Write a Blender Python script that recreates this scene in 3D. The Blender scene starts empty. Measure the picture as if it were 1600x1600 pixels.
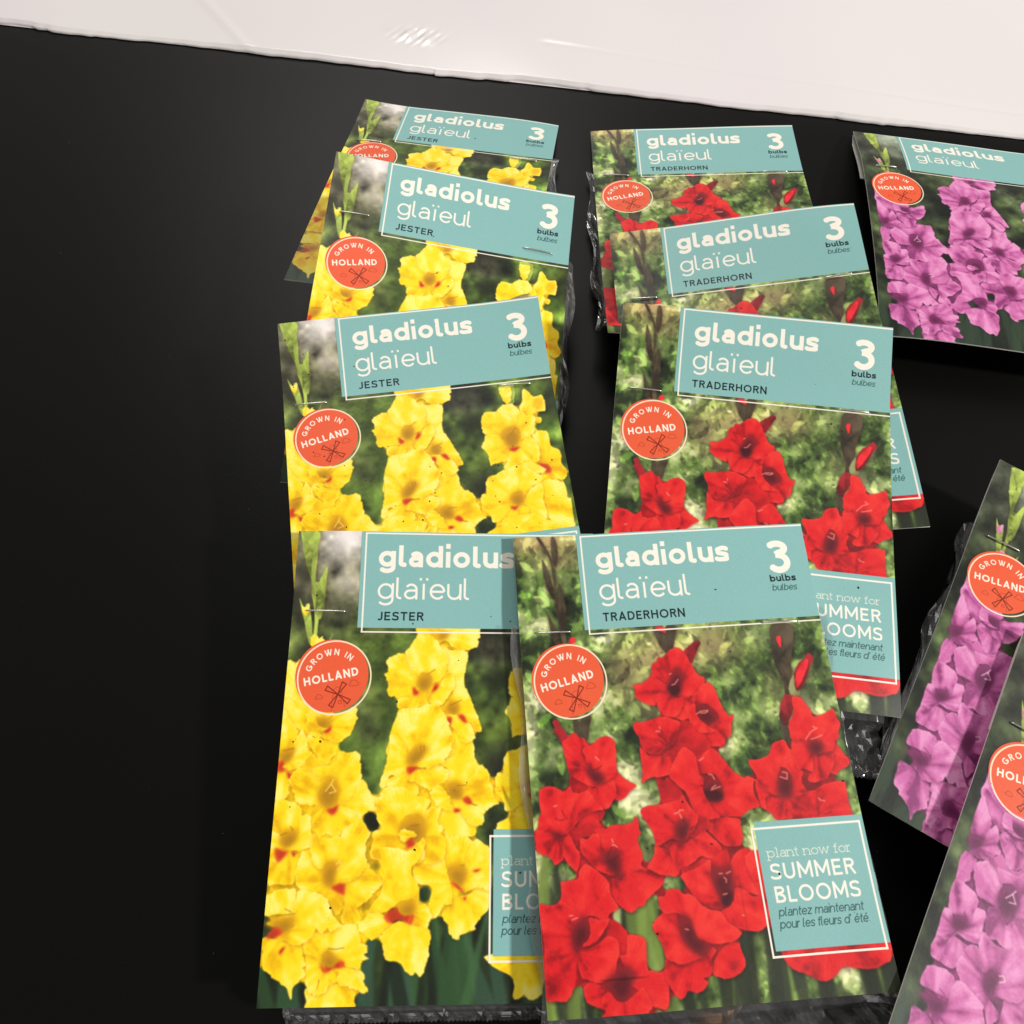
import bpy, math
import numpy as np

# ================================================================ camera, light, exposure
scn = bpy.context.scene
CAM_H, PITCH, ROLL, FPX = 0.30, 1.143192, 0.045298, 1192.97     # metres, radians, focal length in 1600ths of the frame
fw = np.array([0, math.cos(PITCH), -math.sin(PITCH)])
rt0 = np.array([1.0, 0, 0])
up0 = np.cross(rt0, fw)
rt = math.cos(ROLL) * rt0 + math.sin(ROLL) * up0
up = -math.sin(ROLL) * rt0 + math.cos(ROLL) * up0
cam_data = bpy.data.cameras.new('camera')
cam = bpy.data.objects.new('camera', cam_data)
scn.collection.objects.link(cam)
from mathutils import Matrix, Vector
cam.matrix_world = Matrix(((rt[0], up[0], -fw[0], 0), (rt[1], up[1], -fw[1], 0), (rt[2], up[2], -fw[2], CAM_H), (0, 0, 0, 1)))
cam_data.sensor_fit = 'HORIZONTAL'
cam_data.sensor_width = 36.0
cam_data.lens = 36.0 * FPX / 1600.0
cam_data.clip_start, cam_data.clip_end = 0.01, 50.0
scn.camera = cam

world = bpy.data.worlds.new('World')
scn.world = world
world.use_nodes = True
world.node_tree.nodes['Background'].inputs[0].default_value = (1.0, 0.97, 0.93, 1)
world.node_tree.nodes['Background'].inputs[1].default_value = 0.30


def area_lamp(name, loc, target, size, watts, col):
    d = bpy.data.lights.new(name, 'AREA')
    d.shape, d.size, d.energy, d.color = 'DISK', size, watts, col
    o = bpy.data.objects.new(name, d)
    scn.collection.objects.link(o)
    o.location = loc
    o.rotation_euler = (Vector(target) - Vector(loc)).to_track_quat('-Z', 'Y').to_euler()
    return o


area_lamp('room_lamp', (2.8, -0.45, 2.15), (0.05, 0.2, 0), 0.26, 131.0, (1.0, 0.97, 0.92))
area_lamp('far_fill_light', (-0.5, 2.6, 2.7), (0.0, 0.2, 0), 1.5, 42.0, (1.0, 0.97, 0.93))  # added soft fill, placed to give sheen on the far table and cards
scn.view_settings.view_transform = 'Standard'
scn.view_settings.look = 'None'
scn.view_settings.exposure = 0.0
scn.view_settings.gamma = 1.0
scn.view_settings.use_curve_mapping = False

# ---------------------------------------------------------------- printed artwork (drawn in memory)
K = 7.0                      # print pixels per millimetre
CW, CH = 110.0, 154.43       # card size in millimetres
NX, NY = int(CW * K), int(CH * K)


def box1(a, r, ax):
    if r < 1:
        return a
    a = np.moveaxis(a, ax, 0)
    p = np.concatenate([np.repeat(a[:1], r + 1, 0), a, np.repeat(a[-1:], r, 0)], 0)
    c = np.cumsum(p, 0, dtype=np.float64)
    o = (c[2 * r + 1:] - c[:-2 * r - 1]) / (2 * r + 1)
    return np.moveaxis(o, 0, ax)


def blur(a, s):
    r = max(1, int(round(s * 0.98)))
    for _ in range(3 if s > 1.5 else 2):
        a = box1(box1(a, r, 0), r, 1)
    return a


def noise2(rng, cell, shape=None, octaves=3):
    h, w = shape or (NY, NX)
    out = np.zeros((h, w))
    amp = 1.0
    for _ in range(octaves):
        gh, gw = int(h / cell) + 3, int(w / cell) + 3
        g = rng.normal(0, 1, (gh, gw))
        yy, xx = np.arange(h) / cell, np.arange(w) / cell
        y0, x0 = yy.astype(int), xx.astype(int)
        fy, fx = yy - y0, xx - x0
        fy, fx = (fy * fy * (3 - 2 * fy))[:, None], (fx * fx * (3 - 2 * fx))[None]
        a = g[y0][:, x0] * (1 - fx) + g[y0][:, x0 + 1] * fx
        b = g[y0 + 1][:, x0] * (1 - fx) + g[y0 + 1][:, x0 + 1] * fx
        out += amp * (a * (1 - fy) + b * fy)
        amp *= 0.55
        cell = max(2.0, cell / 2.1)
    return out


def rgb(*c):
    return np.array(c, float) / 255.0


def smooth_poly(p, n=5):
    q = []
    m = len(p)
    for i in range(m):
        a, b, c, d = p[i - 1], p[i], p[(i + 1) % m], p[(i + 2) % m]
        for j in range(n):
            t = j / n
            q.append(0.5 * ((2 * b) + (c - a) * t + (2 * a - 5 * b + 4 * c - d) * t * t + (3 * b - a - 3 * c + d) * t ** 3))
    return np.array(q)


def raster(poly, pad=0):
    """antialiased mask of a polygon given in print pixels -> (slices, mask)"""
    x0 = max(0, int(poly[:, 0].min()) - pad - 2)
    x1 = min(NX, int(poly[:, 0].max()) + pad + 3)
    y0 = max(0, int(poly[:, 1].min()) - pad - 2)
    y1 = min(NY, int(poly[:, 1].max()) + pad + 3)
    if x1 - x0 < 2 or y1 - y0 < 2:
        return None, None
    w, h, ss = x1 - x0, y1 - y0, 3
    a = poly
    b = np.roll(poly, -1, 0)
    rows = y0 + (np.arange(h * ss) + 0.5) / ss
    acc = np.zeros((h * ss, w + 2))
    ya, yb = a[:, 1][None], b[:, 1][None]
    hit = (rows[:, None] >= np.minimum(ya, yb)) & (rows[:, None] < np.maximum(ya, yb))
    ri, ei = np.nonzero(hit)
    t = (rows[ri] - a[ei, 1]) / (b[ei, 1] - a[ei, 1])
    xs = np.clip(a[ei, 0] + t * (b[ei, 0] - a[ei, 0]) - x0, 0, w - 0.001)
    sg = np.where(b[ei, 1] > a[ei, 1], 1.0, -1.0)
    xi = xs.astype(int)
    fr = xs - xi
    np.add.at(acc, (ri, xi), sg * (1 - fr))
    np.add.at(acc, (ri, xi + 1), sg * fr)
    m = np.clip(np.abs(np.cumsum(acc, 1)[:, :w]), 0, 1)
    return (slice(y0, y1), slice(x0, x1)), m.reshape(h, ss, w).mean(1)


def over(cv, sl, m, col):
    cv[sl] = cv[sl] * (1 - m[..., None]) + col * m[..., None]


def stroke(cv, pts, width, col, flat=True, alpha=1.0):
    """polyline in print pixels with flat ends and round joints"""
    pts = np.asarray(pts, float)
    h = width / 2
    x0, x1 = int(pts[:, 0].min() - h - 2), int(pts[:, 0].max() + h + 3)
    y0, y1 = int(pts[:, 1].min() - h - 2), int(pts[:, 1].max() + h + 3)
    x0, y0, x1, y1 = max(x0, 0), max(y0, 0), min(x1, NX), min(y1, NY)
    if x1 <= x0 or y1 <= y0:
        return
    X, Y = np.meshgrid(np.arange(x0, x1) + 0.5, np.arange(y0, y1) + 0.5)
    best = np.full(X.shape, -9.0)
    n = len(pts) - 1
    for i in range(n):
        a, b = pts[i], pts[i + 1]
        d = b - a
        L = math.hypot(*d)
        if L < 1e-6:
            continue
        d = d / L
        t = (X - a[0]) * d[0] + (Y - a[1]) * d[1]
        s = np.abs(-(X - a[0]) * d[1] + (Y - a[1]) * d[0])
        c = h - s
        if i == 0 and flat:
            c = np.minimum(c, t)
        if i == n - 1 and flat:
            c = np.minimum(c, L - t)
        ex = np.maximum(np.maximum(-t, t - L), 0)
        rd = h - np.hypot(ex, s)
        if i == 0 and flat:
            rd = np.minimum(rd, t)
        if i == n - 1 and flat:
            rd = np.minimum(rd, L - t)
        best = np.maximum(best, np.where(ex > 0, rd, c))
    m = np.clip(best + 0.5, 0, 1) * alpha
    over(cv, (slice(y0, y1), slice(x0, x1)), m, col)


# ---- lettering: every glyph is a set of pen strokes (x-height or cap height = 1)
def arc(cx, cy, rx, ry, a0, a1, n=18):
    t = np.radians(np.linspace(a0, a1, n))
    return [(cx + rx * math.cos(q), cy + ry * math.sin(q)) for q in t]


def curve(p, n=6):
    p = [np.array(q, float) for q in p]
    p = [2 * p[0] - p[1]] + p + [2 * p[-1] - p[-2]]
    o = []
    for i in range(1, len(p) - 2):
        a, b, c, d = p[i - 1:i + 3]
        for j in range(n):
            t = j / n
            o.append(tuple(0.5 * ((2 * b) + (c - a) * t + (2 * a - 5 * b + 4 * c - d) * t * t + (3 * b - a - 3 * c + d) * t ** 3)))
    o.append(tuple(p[-2]))
    return o


def glyph(ch, w, serif=False):
    h = w / 2
    A, Dn = 1.37, -0.38
    S = []
    if ch in 'oecdbgpq':
        bw = 1.0
        bowl = arc(0.5 * bw, 0.5, 0.5 * bw - h, 0.5 - h, 0, 360, 30)
    if ch == 'o':
        return [bowl], 1.0
    if ch in 'eé':
        S = [[(h * 0.6, 0.5), (0.96 - h, 0.5)], arc(0.49, 0.5, 0.49 - h, 0.5 - h, 0, 322, 26)]
        if ch == 'é':
            S.append([(0.42, 1.14), (0.66, 1.36)])
        return S, 0.96
    if ch == 'd':
        return [bowl, [(1 - h, 0), (1 - h, A)]], 1.0
    if ch == 'b':
        return [bowl, [(h, 0), (h, A)]], 1.0
    if ch == 'p':
        S = [bowl, [(h, Dn), (h, 1)]]
        if serif:
            S += [[(-0.16, Dn), (0.3, Dn)], [(-0.16, 1 - h), (h, 1 - h)]]
        return S, 1.0
    if ch == 'g':
        return [bowl, [(1 - h, 1), (1 - h, -0.02)] + arc(0.5, -0.02, 0.5 - h, 0.38 - h, 0, -150, 14)], 1.0
    if ch in 'il':
        if ch == 'l':
            if serif:
                return [[(0.2, 0), (0.2, A)], [(-0.03, h * 0.8), (0.43, h * 0.8)], [(-0.03, A), (0.2, A)]], 0.4
            return [[(h, A), (h, 0.24)] + arc(h + 0.22, 0.24, 0.22, 0.24 - h, 180, 280, 8)], h + 0.30
        return [[(h, 0), (h, 1)], [(h, 1.2), (h, 1.2 + w * 1.1)]], w
    if ch == 'ï':
        g = 0.17 + h
        return [[(g, 0), (g, 1)], [(g - 0.2, 1.2), (g - 0.2, 1.2 + w * 1.1)], [(g + 0.2, 1.2), (g + 0.2, 1.2 + w * 1.1)]], 2 * g
    if ch == 'u':
        return [[(h, 1), (h, 0.42)] + arc(0.45, 0.42, 0.45 - h, 0.42 - h, 180, 360, 16) + [(0.9 - h, 0.42), (0.9 - h, 1)], [(0.9 - h, 0), (0.9 - h, 1)]], 0.9
    if ch == 'n':
        S = [[(h, 0), (h, 1)], [(h, 0.5)] + arc(0.45, 0.56, 0.45 - h, 0.44 - h, 180, 0, 16) + [(0.9 - h, 0)]]
        if serif:
            S += [[(-0.14, h * 0.8), (0.28, h * 0.8)], [(0.66, h * 0.8), (1.04, h * 0.8)], [(-0.14, 1 - h), (h, 1 - h)]]
        return S, 0.9
    if ch == 'm':
        return [[(h, 0), (h, 1)], [(h, 0.55)] + arc(0.38, 0.6, 0.38 - h, 0.4 - h, 180, 0, 14) + [(0.76 - h, 0)],
                [(0.76 - h, 0.55)] + arc(1.1 - h, 0.6, 0.36 - h * 0.3, 0.4 - h, 180, 0, 14) + [(1.44 - h, 0)]], 1.42
    if ch == 'a':
        r = 0.84 - h
        return [[(r, 0), (r, 0.62)] + arc(0.44, 0.62, 0.40 - h, 0.38 - h, 0, 148, 12),
                [(r, 0.56), (0.40, 0.56)] + arc(0.37, 0.56 - (0.56 - h) / 2, 0.37 - h, (0.56 - h) / 2, 90, 270, 14) + [(0.52, h + 0.02), (r, 0.24)]], 0.84
    if ch == 's':
        return [curve([(0.68, 0.80), (0.54, 0.95 - h * 0.6), (0.36, 1 - h), (0.14, 0.92 - h), (h + 0.02, 0.74), (0.16, 0.57), (0.38, 0.51), (0.62, 0.43), (0.74 - h, 0.27), (0.62, 0.09 + h * 0.5), (0.37, h), (0.16, 0.06 + h * 0.6), (0.02, 0.2)])], 0.74
    if ch == 't':
        S = [[(0.24, 1.32), (0.24, 0.26)] + arc(0.46, 0.26, 0.22, 0.26 - h, 180, 285, 8), [(0.0, 1 - h), (0.52, 1 - h)]]
        return S, 0.52
    if ch == 'f':
        S = [[(0.22, 0), (0.22, 1.1)] + arc(0.44, 1.1, 0.22, 0.27 - h, 180, 70, 8), [(0.0, 1 - h), (0.5, 1 - h)]]
        if serif:
            S.append([(0.0, h * 0.8), (0.5, h * 0.8)])
        return S, 0.5
    if ch == 'r':
        S = [[(h, 0), (h, 1)], [(h, 0.45)] + arc(0.42, 0.55, 0.42 - h, 0.45 - h, 180, 75, 8)]
        if serif:
            S += [[(-0.14, h * 0.8), (0.36, h * 0.8)], [(-0.14, 1 - h), (h, 1 - h)]]
        return S, 0.5
    if ch == 'w':
        S = [[(0.02, 1), (0.34, 0.02), (0.64, 0.96), (0.94, 0.02), (1.26, 1)]]
        if serif:
            S += [[(-0.12, 1 - h), (0.2, 1 - h)], [(1.08, 1 - h), (1.4, 1 - h)]]
        return S, 1.28
    if ch == 'z':
        return [[(0.04, 1 - h), (0.72, 1 - h), (0.06, h), (0.76, h)]], 0.78
    if ch == "'":
        return [[(0.12, A), (0.06, 1.08)]], 0.2
    if ch == ' ':
        return [], 0.42
    # capitals and the figure
    if ch == 'E':
        return [[(h, 0), (h, 1)], [(h, 1 - h), (0.62, 1 - h)], [(h, 0.51), (0.56, 0.51)], [(h, h), (0.64, h)]], 0.64
    if ch == 'T':
        return [[(0.36, 0), (0.36, 1)], [(0, 1 - h), (0.72, 1 - h)]], 0.72
    if ch == 'J':
        return [[(0.52 - h, 1), (0.52 - h, 0.26)] + arc(0.26 - h * 0.5, 0.27, 0.26 - h * 0.5, 0.27 - h, 0, -135, 10)], 0.52
    if ch == 'R':
        return [[(h, 0), (h, 1)], [(h, 1 - h), (0.40, 1 - h)] + arc(0.40, 0.72, 0.29 - h, 0.28 - h, 90, -90, 12) + [(h, 0.44 + h)], [(0.36, 0.44 + h), (0.69 - h * 0.4, 0)]], 0.70
    if ch == 'A':
        return [[(h * 0.9, 0), (0.42, 1 - h * 0.4), (0.84 - h * 0.9, 0)], [(0.18, 0.29), (0.66, 0.29)]], 0.84
    if ch == 'D':
        return [[(h, 0), (h, 1)], [(h, 1 - h), (0.36, 1 - h)] + arc(0.36, 0.5, 0.44 - h, 0.5 - h, 90, -90, 18) + [(h, h)]], 0.80
    if ch == 'H':
        return [[(h, 0), (h, 1)], [(0.78 - h, 0), (0.78 - h, 1)], [(h, 0.52), (0.78 - h, 0.52)]], 0.78
    if ch == 'O':
        return [arc(0.51, 0.5, 0.51 - h, 0.5 - h * 0.9, 0, 360, 32)], 1.02
    if ch == 'N':
        return [[(h, 0), (h, 0.98), (0.80 - h, 0.02), (0.80 - h, 1)]], 0.80
    if ch == 'G':
        return [arc(0.5, 0.5, 0.5 - h, 0.5 - h, 42, 350, 26), [(0.52, 0.46), (0.98 - h, 0.46), (0.98 - h, 0.12)]], 0.98
    if ch == 'W':
        return [[(0.03, 1), (0.34, 0.03), (0.68, 1)], [(0.46, 1), (0.80, 0.03), (1.11, 1)]], 1.14
    if ch == 'I':
        return [[(h, 0), (h, 1)]], w
    if ch == 'L':
        return [[(h, 1), (h, h), (0.58, h)]], 0.58
    if ch == 'U':
        return [[(h, 1), (h, 0.38)] + arc(0.39, 0.38, 0.39 - h, 0.38 - h, 180, 360, 16) + [(0.78 - h, 1)]], 0.78
    if ch == 'M':
        return [[(h, 0), (h, 0.97), (0.49, 0.26), (0.98 - h, 0.97), (0.98 - h, 0)]], 0.98
    if ch == 'B':
        return [[(h, 0), (h, 1)], [(h, 1 - h), (0.40, 1 - h)] + arc(0.40, 0.76, 0.24 - h * 0.6, 0.24 - h, 90, -90, 10) + [(h, 0.52), (0.43, 0.52)] + arc(0.43, 0.265, 0.27 - h, 0.265 - h, 90, -90, 12) + [(h, h)]], 0.70
    if ch == 'S':
        return [curve([(0.64, 0.84), (0.50, 0.965 - h * 0.7), (0.34, 1 - h), (0.14, 0.94 - h), (h + 0.02, 0.74), (0.15, 0.58), (0.36, 0.51), (0.58, 0.42), (0.69 - h, 0.26), (0.57, 0.08 + h * 0.5), (0.34, h), (0.14, 0.06 + h * 0.6), (0.02, 0.18)])], 0.69
    if ch == '3':
        return [arc(0.30, 0.745, 0.25 - 0.0, 0.255 - h, 150, -80, 16) + [(0.24, 0.545)], [(0.24, 0.545)] + arc(0.30, 0.29, 0.33 - h * 0.6, 0.29 - h * 0.5, 78, -150, 20)], 0.66
    return [], 0.5


def layout(s, w, track, serif):
    x, out = 0.0, []
    for ch in s:
        g, a = glyph(ch, w, serif)
        out.append((g, x, a))
        x += a + track
    return out, x - track


def text(cv, s, x0, x1, base, size, wt, col, slant=0.0, serif=False, alpha=1.0, origin=None, ang=0.0):
    """s fitted between x0 and x1 (mm), baseline at base (mm), size = x-height or cap height (mm), wt = pen (mm)"""
    w = wt / size
    tr = 0.16
    for _ in range(4):
        lay, tot = layout(s, w, tr, serif)
        tr += ((x1 - x0) / size - tot) / max(1, len(s) - 1)
    kx = 1.0
    hi = 0.20 if s.isupper() else 0.15
    if tr < 0.09 or tr > hi:
        tr = min(max(tr, 0.09), hi)
        lay, tot = layout(s, w, tr, serif)
        kx = (x1 - x0) / size / tot
    lay, tot = layout(s, w, tr, serif)
    ca, sa = math.cos(ang), math.sin(ang)
    for g, gx, _ in lay:
        for st in g:
            pp = []
            for (px, py) in st:
                X = x0 + ((px + gx) * kx + slant * py) * size
                Y = base - py * size
                if ang:
                    dx, dy = X - origin[0], Y - origin[1]
                    X, Y = origin[0] + dx * ca - dy * sa, origin[1] + dx * sa + dy * ca
                pp.append((X * K, Y * K))
            stroke(cv, pp, wt * K, col, alpha=alpha)


def arc_text(cv, s, cx, cy, r, a0, a1, size, wt, col):
    w = wt / size
    lay, tot = layout(s, w, 0.22, False)
    for g, gx, a in lay:
        th = math.radians(a0 + (a1 - a0) * (gx + a / 2) / tot)
        ux, uy = math.sin(th), -math.cos(th)         # outwards for an angle measured clockwise from up
        for st in g:
            pp = []
            for px, py in st:
                dx, dy = (px - a / 2) * size, py * size
                pp.append(((cx + ux * (r + dy) + math.cos(th) * dx) * K, (cy + uy * (r + dy) + math.sin(th) * dx) * K))
            stroke(cv, pp, wt * K, col)


WHITE = rgb(244, 236, 222)
TEAL = rgb(132, 181, 178)
INK = rgb(12, 26, 30)
INK2 = rgb(52, 88, 88)


def rect(cv, x0, y0, x1, y1, col):
    sl, m = raster(np.array([(x0, y0), (x1, y0), (x1, y1), (x0, y1)]) * K)
    over(cv, sl, m, col)


def overlay_print(cv, name):
    """header panel, round badge and the planting panel"""
    rect(cv, 23.5, -1, 111, 35.7, TEAL)
    rect(cv, 24.9, 0.45, 111, 1.0, WHITE)
    rect(cv, 24.9, 0.45, 25.5, 37.5, WHITE)
    rect(cv, 24.9, 36.95, 111, 37.5, WHITE)
    text(cv, 'gladiolus', 30.0, 80.0, 13.25, 5.95, 1.68, WHITE)
    text(cv, 'glaïeul', 30.2, 63.8, 25.2, 5.85, 0.82, WHITE)
    if name:
        text(cv, name, 30.6, 60.6 if len(name) > 7 else 47.2, 32.95, 3.1, 0.52, INK)
    text(cv, '3', 95.0, 103.0, 18.3, 12.0, 2.45, WHITE)
    text(cv, 'bulbs', 94.2, 103.9, 22.0, 1.85, 0.5, INK)
    text(cv, 'bulbes', 94.4, 103.6, 25.45, 1.8, 0.3, INK2, slant=0.2)
    # badge
    c = np.array([(15.8 + 12.75 * math.cos(t), 52.8 + 12.75 * math.sin(t)) for t in np.linspace(0, 2 * math.pi, 90)[:-1]]) * K
    sl, m = raster(c)
    over(cv, sl, m, rgb(229, 92, 56))
    stroke(cv, np.array(arc(16.7, 53.4, 12.75, 12.75, 0, 360, 90)) * K, 0.52 * K, rgb(250, 226, 200), flat=False)
    arc_text(cv, 'GROWN IN', 16.3, 53.9, 8.3, -75, 42, 2.15, 0.4, WHITE)
    text(cv, 'HOLLAND', 6.5, 25.6, 56.6, 2.85, 0.6, WHITE, origin=(6.5, 56.6), ang=math.radians(-12.3))
    dk = rgb(120, 32, 18)
    hx, hy = 18.34, 59.29
    for tx, ty in ((20.35, 55.4), (14.2, 57.2), (22.3, 61.8), (16.1, 63.4)):
        d = np.array([tx - hx, ty - hy])
        L = math.hypot(*d)
        d /= L
        n = np.array([-d[1], d[0]])
        q = [np.array([hx, hy]), np.array([hx, hy]) + d * L + n * 0.85, np.array([hx, hy]) + d * L - n * 0.85, np.array([hx, hy])]
        stroke(cv, np.array(q) * K, 0.34 * K, dk, flat=False)
    fn = rgb(168, 54, 30)
    stroke(cv, np.array([(16.4, 64.9), (16.6, 60.5), (16.9, 58.2)] + arc(18.2, 58.0, 1.3, 1.2, 180, 330, 8) + [(19.6, 58.4), (20.2, 61.0), (21.1, 63.6)]) * K, 0.16 * K, fn, flat=False)
    rect(cv, 18.7, 61.4, 19.7, 61.6, fn)
    stroke(cv, np.array([(18.7, 61.5), (19.7, 61.4), (19.8, 62.4), (18.8, 62.5), (18.7, 61.5)]) * K, 0.18 * K, fn, flat=False)
    for cx, cy, sc in ((23.6, 55.2, 1.25), (11.8, 60.1, 0.95)):
        q = arc(cx, cy, 0.9 * sc, 0.75 * sc, 30, 200, 8)
        q = [(a, 2 * cy - b) for a, b in q]
        q = [(cx + 1.35 * sc, cy + 0.1 * sc)] + q + [(cx - 1.35 * sc, cy + 0.5 * sc), (cx - 1.2 * sc, cy + 0.95 * sc), (cx + 1.2 * sc, cy + 0.75 * sc), (cx + 1.45 * sc, cy + 0.35 * sc), (cx + 1.35 * sc, cy + 0.1 * sc)]
        stroke(cv, np.array(q) * K, 0.18 * K, fn, flat=False)
    # planting panel
    rect(cv, 73.2, 103.35, 111, 141.1, TEAL)
    for a in ((71.8, 105.1, 108.9, 105.75), (71.8, 142.3, 108.9, 142.95), (71.8, 105.1, 72.45, 142.95), (108.25, 105.1, 108.9, 142.95)):
        rect(cv, *a, WHITE)
    text(cv, 'plant now for', 76.0, 103.8, 114.4, 2.05, 0.26, rgb(226, 226, 208), serif=True)
    text(cv, 'SUMMER', 76.0, 104.0, 120.95, 4.75, 0.74, WHITE)
    text(cv, 'BLOOMS', 76.2, 104.2, 127.65, 4.75, 0.74, WHITE)
    text(cv, 'plantez maintenant', 76.2, 103.9, 131.55, 1.9, 0.31, INK2, slant=0.2)
    text(cv, "pour les fleurs d' été", 75.9, 104.6, 135.0, 1.9, 0.31, INK2, slant=0.2)


# ---- flowers
PAL = {
    'red': dict(mid=rgb(216, 28, 34), lite=rgb(232, 50, 44), dark=rgb(140, 14, 24), rim=rgb(240, 92, 70), throat=rgb(128, 26, 34), deep=rgb(62, 12, 22), mark=rgb(120, 20, 28), stamen=rgb(240, 150, 130), line=rgb(84, 16, 22), fold=0.10, ruffle=0.5, occ=np.array([.40, .62, .55]), gap=rgb(150, 22, 28)),
    'yel': dict(mid=rgb(253, 218, 22), lite=rgb(255, 237, 112), dark=rgb(232, 176, 4), rim=rgb(254, 236, 120), throat=rgb(208, 150, 18), deep=rgb(156, 110, 24), mark=rgb(214, 62, 30), stamen=rgb(252, 214, 110), line=rgb(150, 90, 16), fold=0.11, ruffle=1.15, occ=np.array([.15, .30, .55]), gap=rgb(240, 194, 10)),
    'pink': dict(mid=rgb(201, 104, 164), lite=rgb(226, 146, 194), dark=rgb(140, 56, 112), rim=rgb(238, 176, 210), throat=rgb(120, 40, 90), deep=rgb(80, 24, 60), mark=rgb(150, 30, 90), stamen=rgb(240, 200, 215), line=rgb(90, 30, 66), fold=0.14, ruffle=0.7, occ=np.array([.40, .55, .45]), gap=rgb(130, 54, 104)),
}


def petal(cv, poly, root, pal, rng, tone=1.0, flat=False, base=None):
    P = PAL[pal]
    q = smooth_poly(poly * K)
    n = len(q)
    s = np.arange(n) / n * 2 * math.pi
    ruf = sum(math.sin(rng.uniform(0, 6)) * 0 + np.sin(s * k + rng.uniform(0, 6)) * a for k, a in ((7, .5), (13, .45), (23, .42), (37, .34), (51, .2)))
    c = q.mean(0)
    d = q - c
    d /= np.maximum(np.hypot(d[:, 0], d[:, 1]), 1)[:, None]
    q = q + d * (ruf * P['ruffle'] * K * 0.28)[:, None]
    sl, m = raster(q, 18)
    if sl is None:
        return
    # shade on whatever lies behind this petal
    sh = blur(m, 5.0)
    sh = np.roll(np.roll(sh, 3, 0), 1, 1)
    cv[sl] *= 1 - (np.clip(sh - 0.10, 0, 1) * (1 - m))[..., None] * P['occ']
    Y, X = np.mgrid[sl[0], sl[1]]
    rx, ry = X - root[0] * K, Y - root[1] * K
    dist = np.hypot(rx, ry)
    dm = dist[m > 0.5].max() if (m > 0.5).any() else 1.0
    t = np.clip(dist / dm, 0, 1)
    ang = np.arctan2(ry, rx)
    f = np.zeros_like(t)
    for k in (6, 9, 14, 22):
        f += np.sin(ang * round(k * rng.uniform(.8, 1.2)) + rng.uniform(0, 6.3) + 1.5 * t * rng.uniform(-1, 1)) * (5.0 / k) ** 0.7
    vein = np.sin(ang * int(rng.integers(60, 90)) + 3 * np.sin(t * 5)) * 0.02
    nz = noise2(rng, 34, t.shape, 4) * 0.085
    # crimped margin: short wrinkles running in from the edge
    crimp = np.sin(ang * int(rng.integers(34, 52)) + noise2(rng, 14, t.shape, 2) * 2.2)
    soft = blur(m, 7.0)
    rimd = np.clip((1 - soft) * 2, 0, 1)
    L = (0.52 + P['fold'] * 2.0 * f * (0.25 + 0.75 * t) + nz * 2.2 + 0.30 * (t - 0.55) + rng.uniform(-.08, .10)
         - 0.10 * np.sin(ang - rng.uniform(0.2, 1.2)))
    L = L + 0.16 * crimp * np.clip((t - 0.55) * 2.2, 0, 1) * (0.4 + 0.6 * rimd) * (1.0 if pal != 'red' else 0.35)
    L = L - 0.16 * rimd * (t < 0.55) + 0.10 * rimd * (t > 0.6)
    L = np.clip(L * tone, 0, 1)[..., None]
    b = P['mid'] if base is None else base
    lo = P['dark'] if base is None else base * 0.62
    hi = P['lite'] if base is None else np.clip(base * 1.22 + 0.02, 0, 1)
    col = np.where(L < 0.5, lo + (b - lo) * np.clip(L / 0.42, 0, 1), b + (hi - b) * np.clip((L - 0.5) / 0.45, 0, 1))
    col = col * (1 + vein[..., None])
    edge = np.clip((1 - blur(m, 1.6)) * 1.7, 0, 1)[..., None] * ((0.45 if pal == 'yel' else 0.26) if not flat else 0.1)
    col = col * (1 - edge) + P['rim'] * edge if base is None else col
    over(cv, sl, m, np.clip(col, 0, 1))


def soft_poly(cv, poly, col, s, alpha=1.0):
    sl, m = raster(smooth_poly(poly * K), int(3 * s) + 2)
    if sl is None:
        return
    over(cv, sl, np.clip(blur(m, s) * 1.15, 0, 1) * alpha if s > 0 else m * alpha, col)


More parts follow.
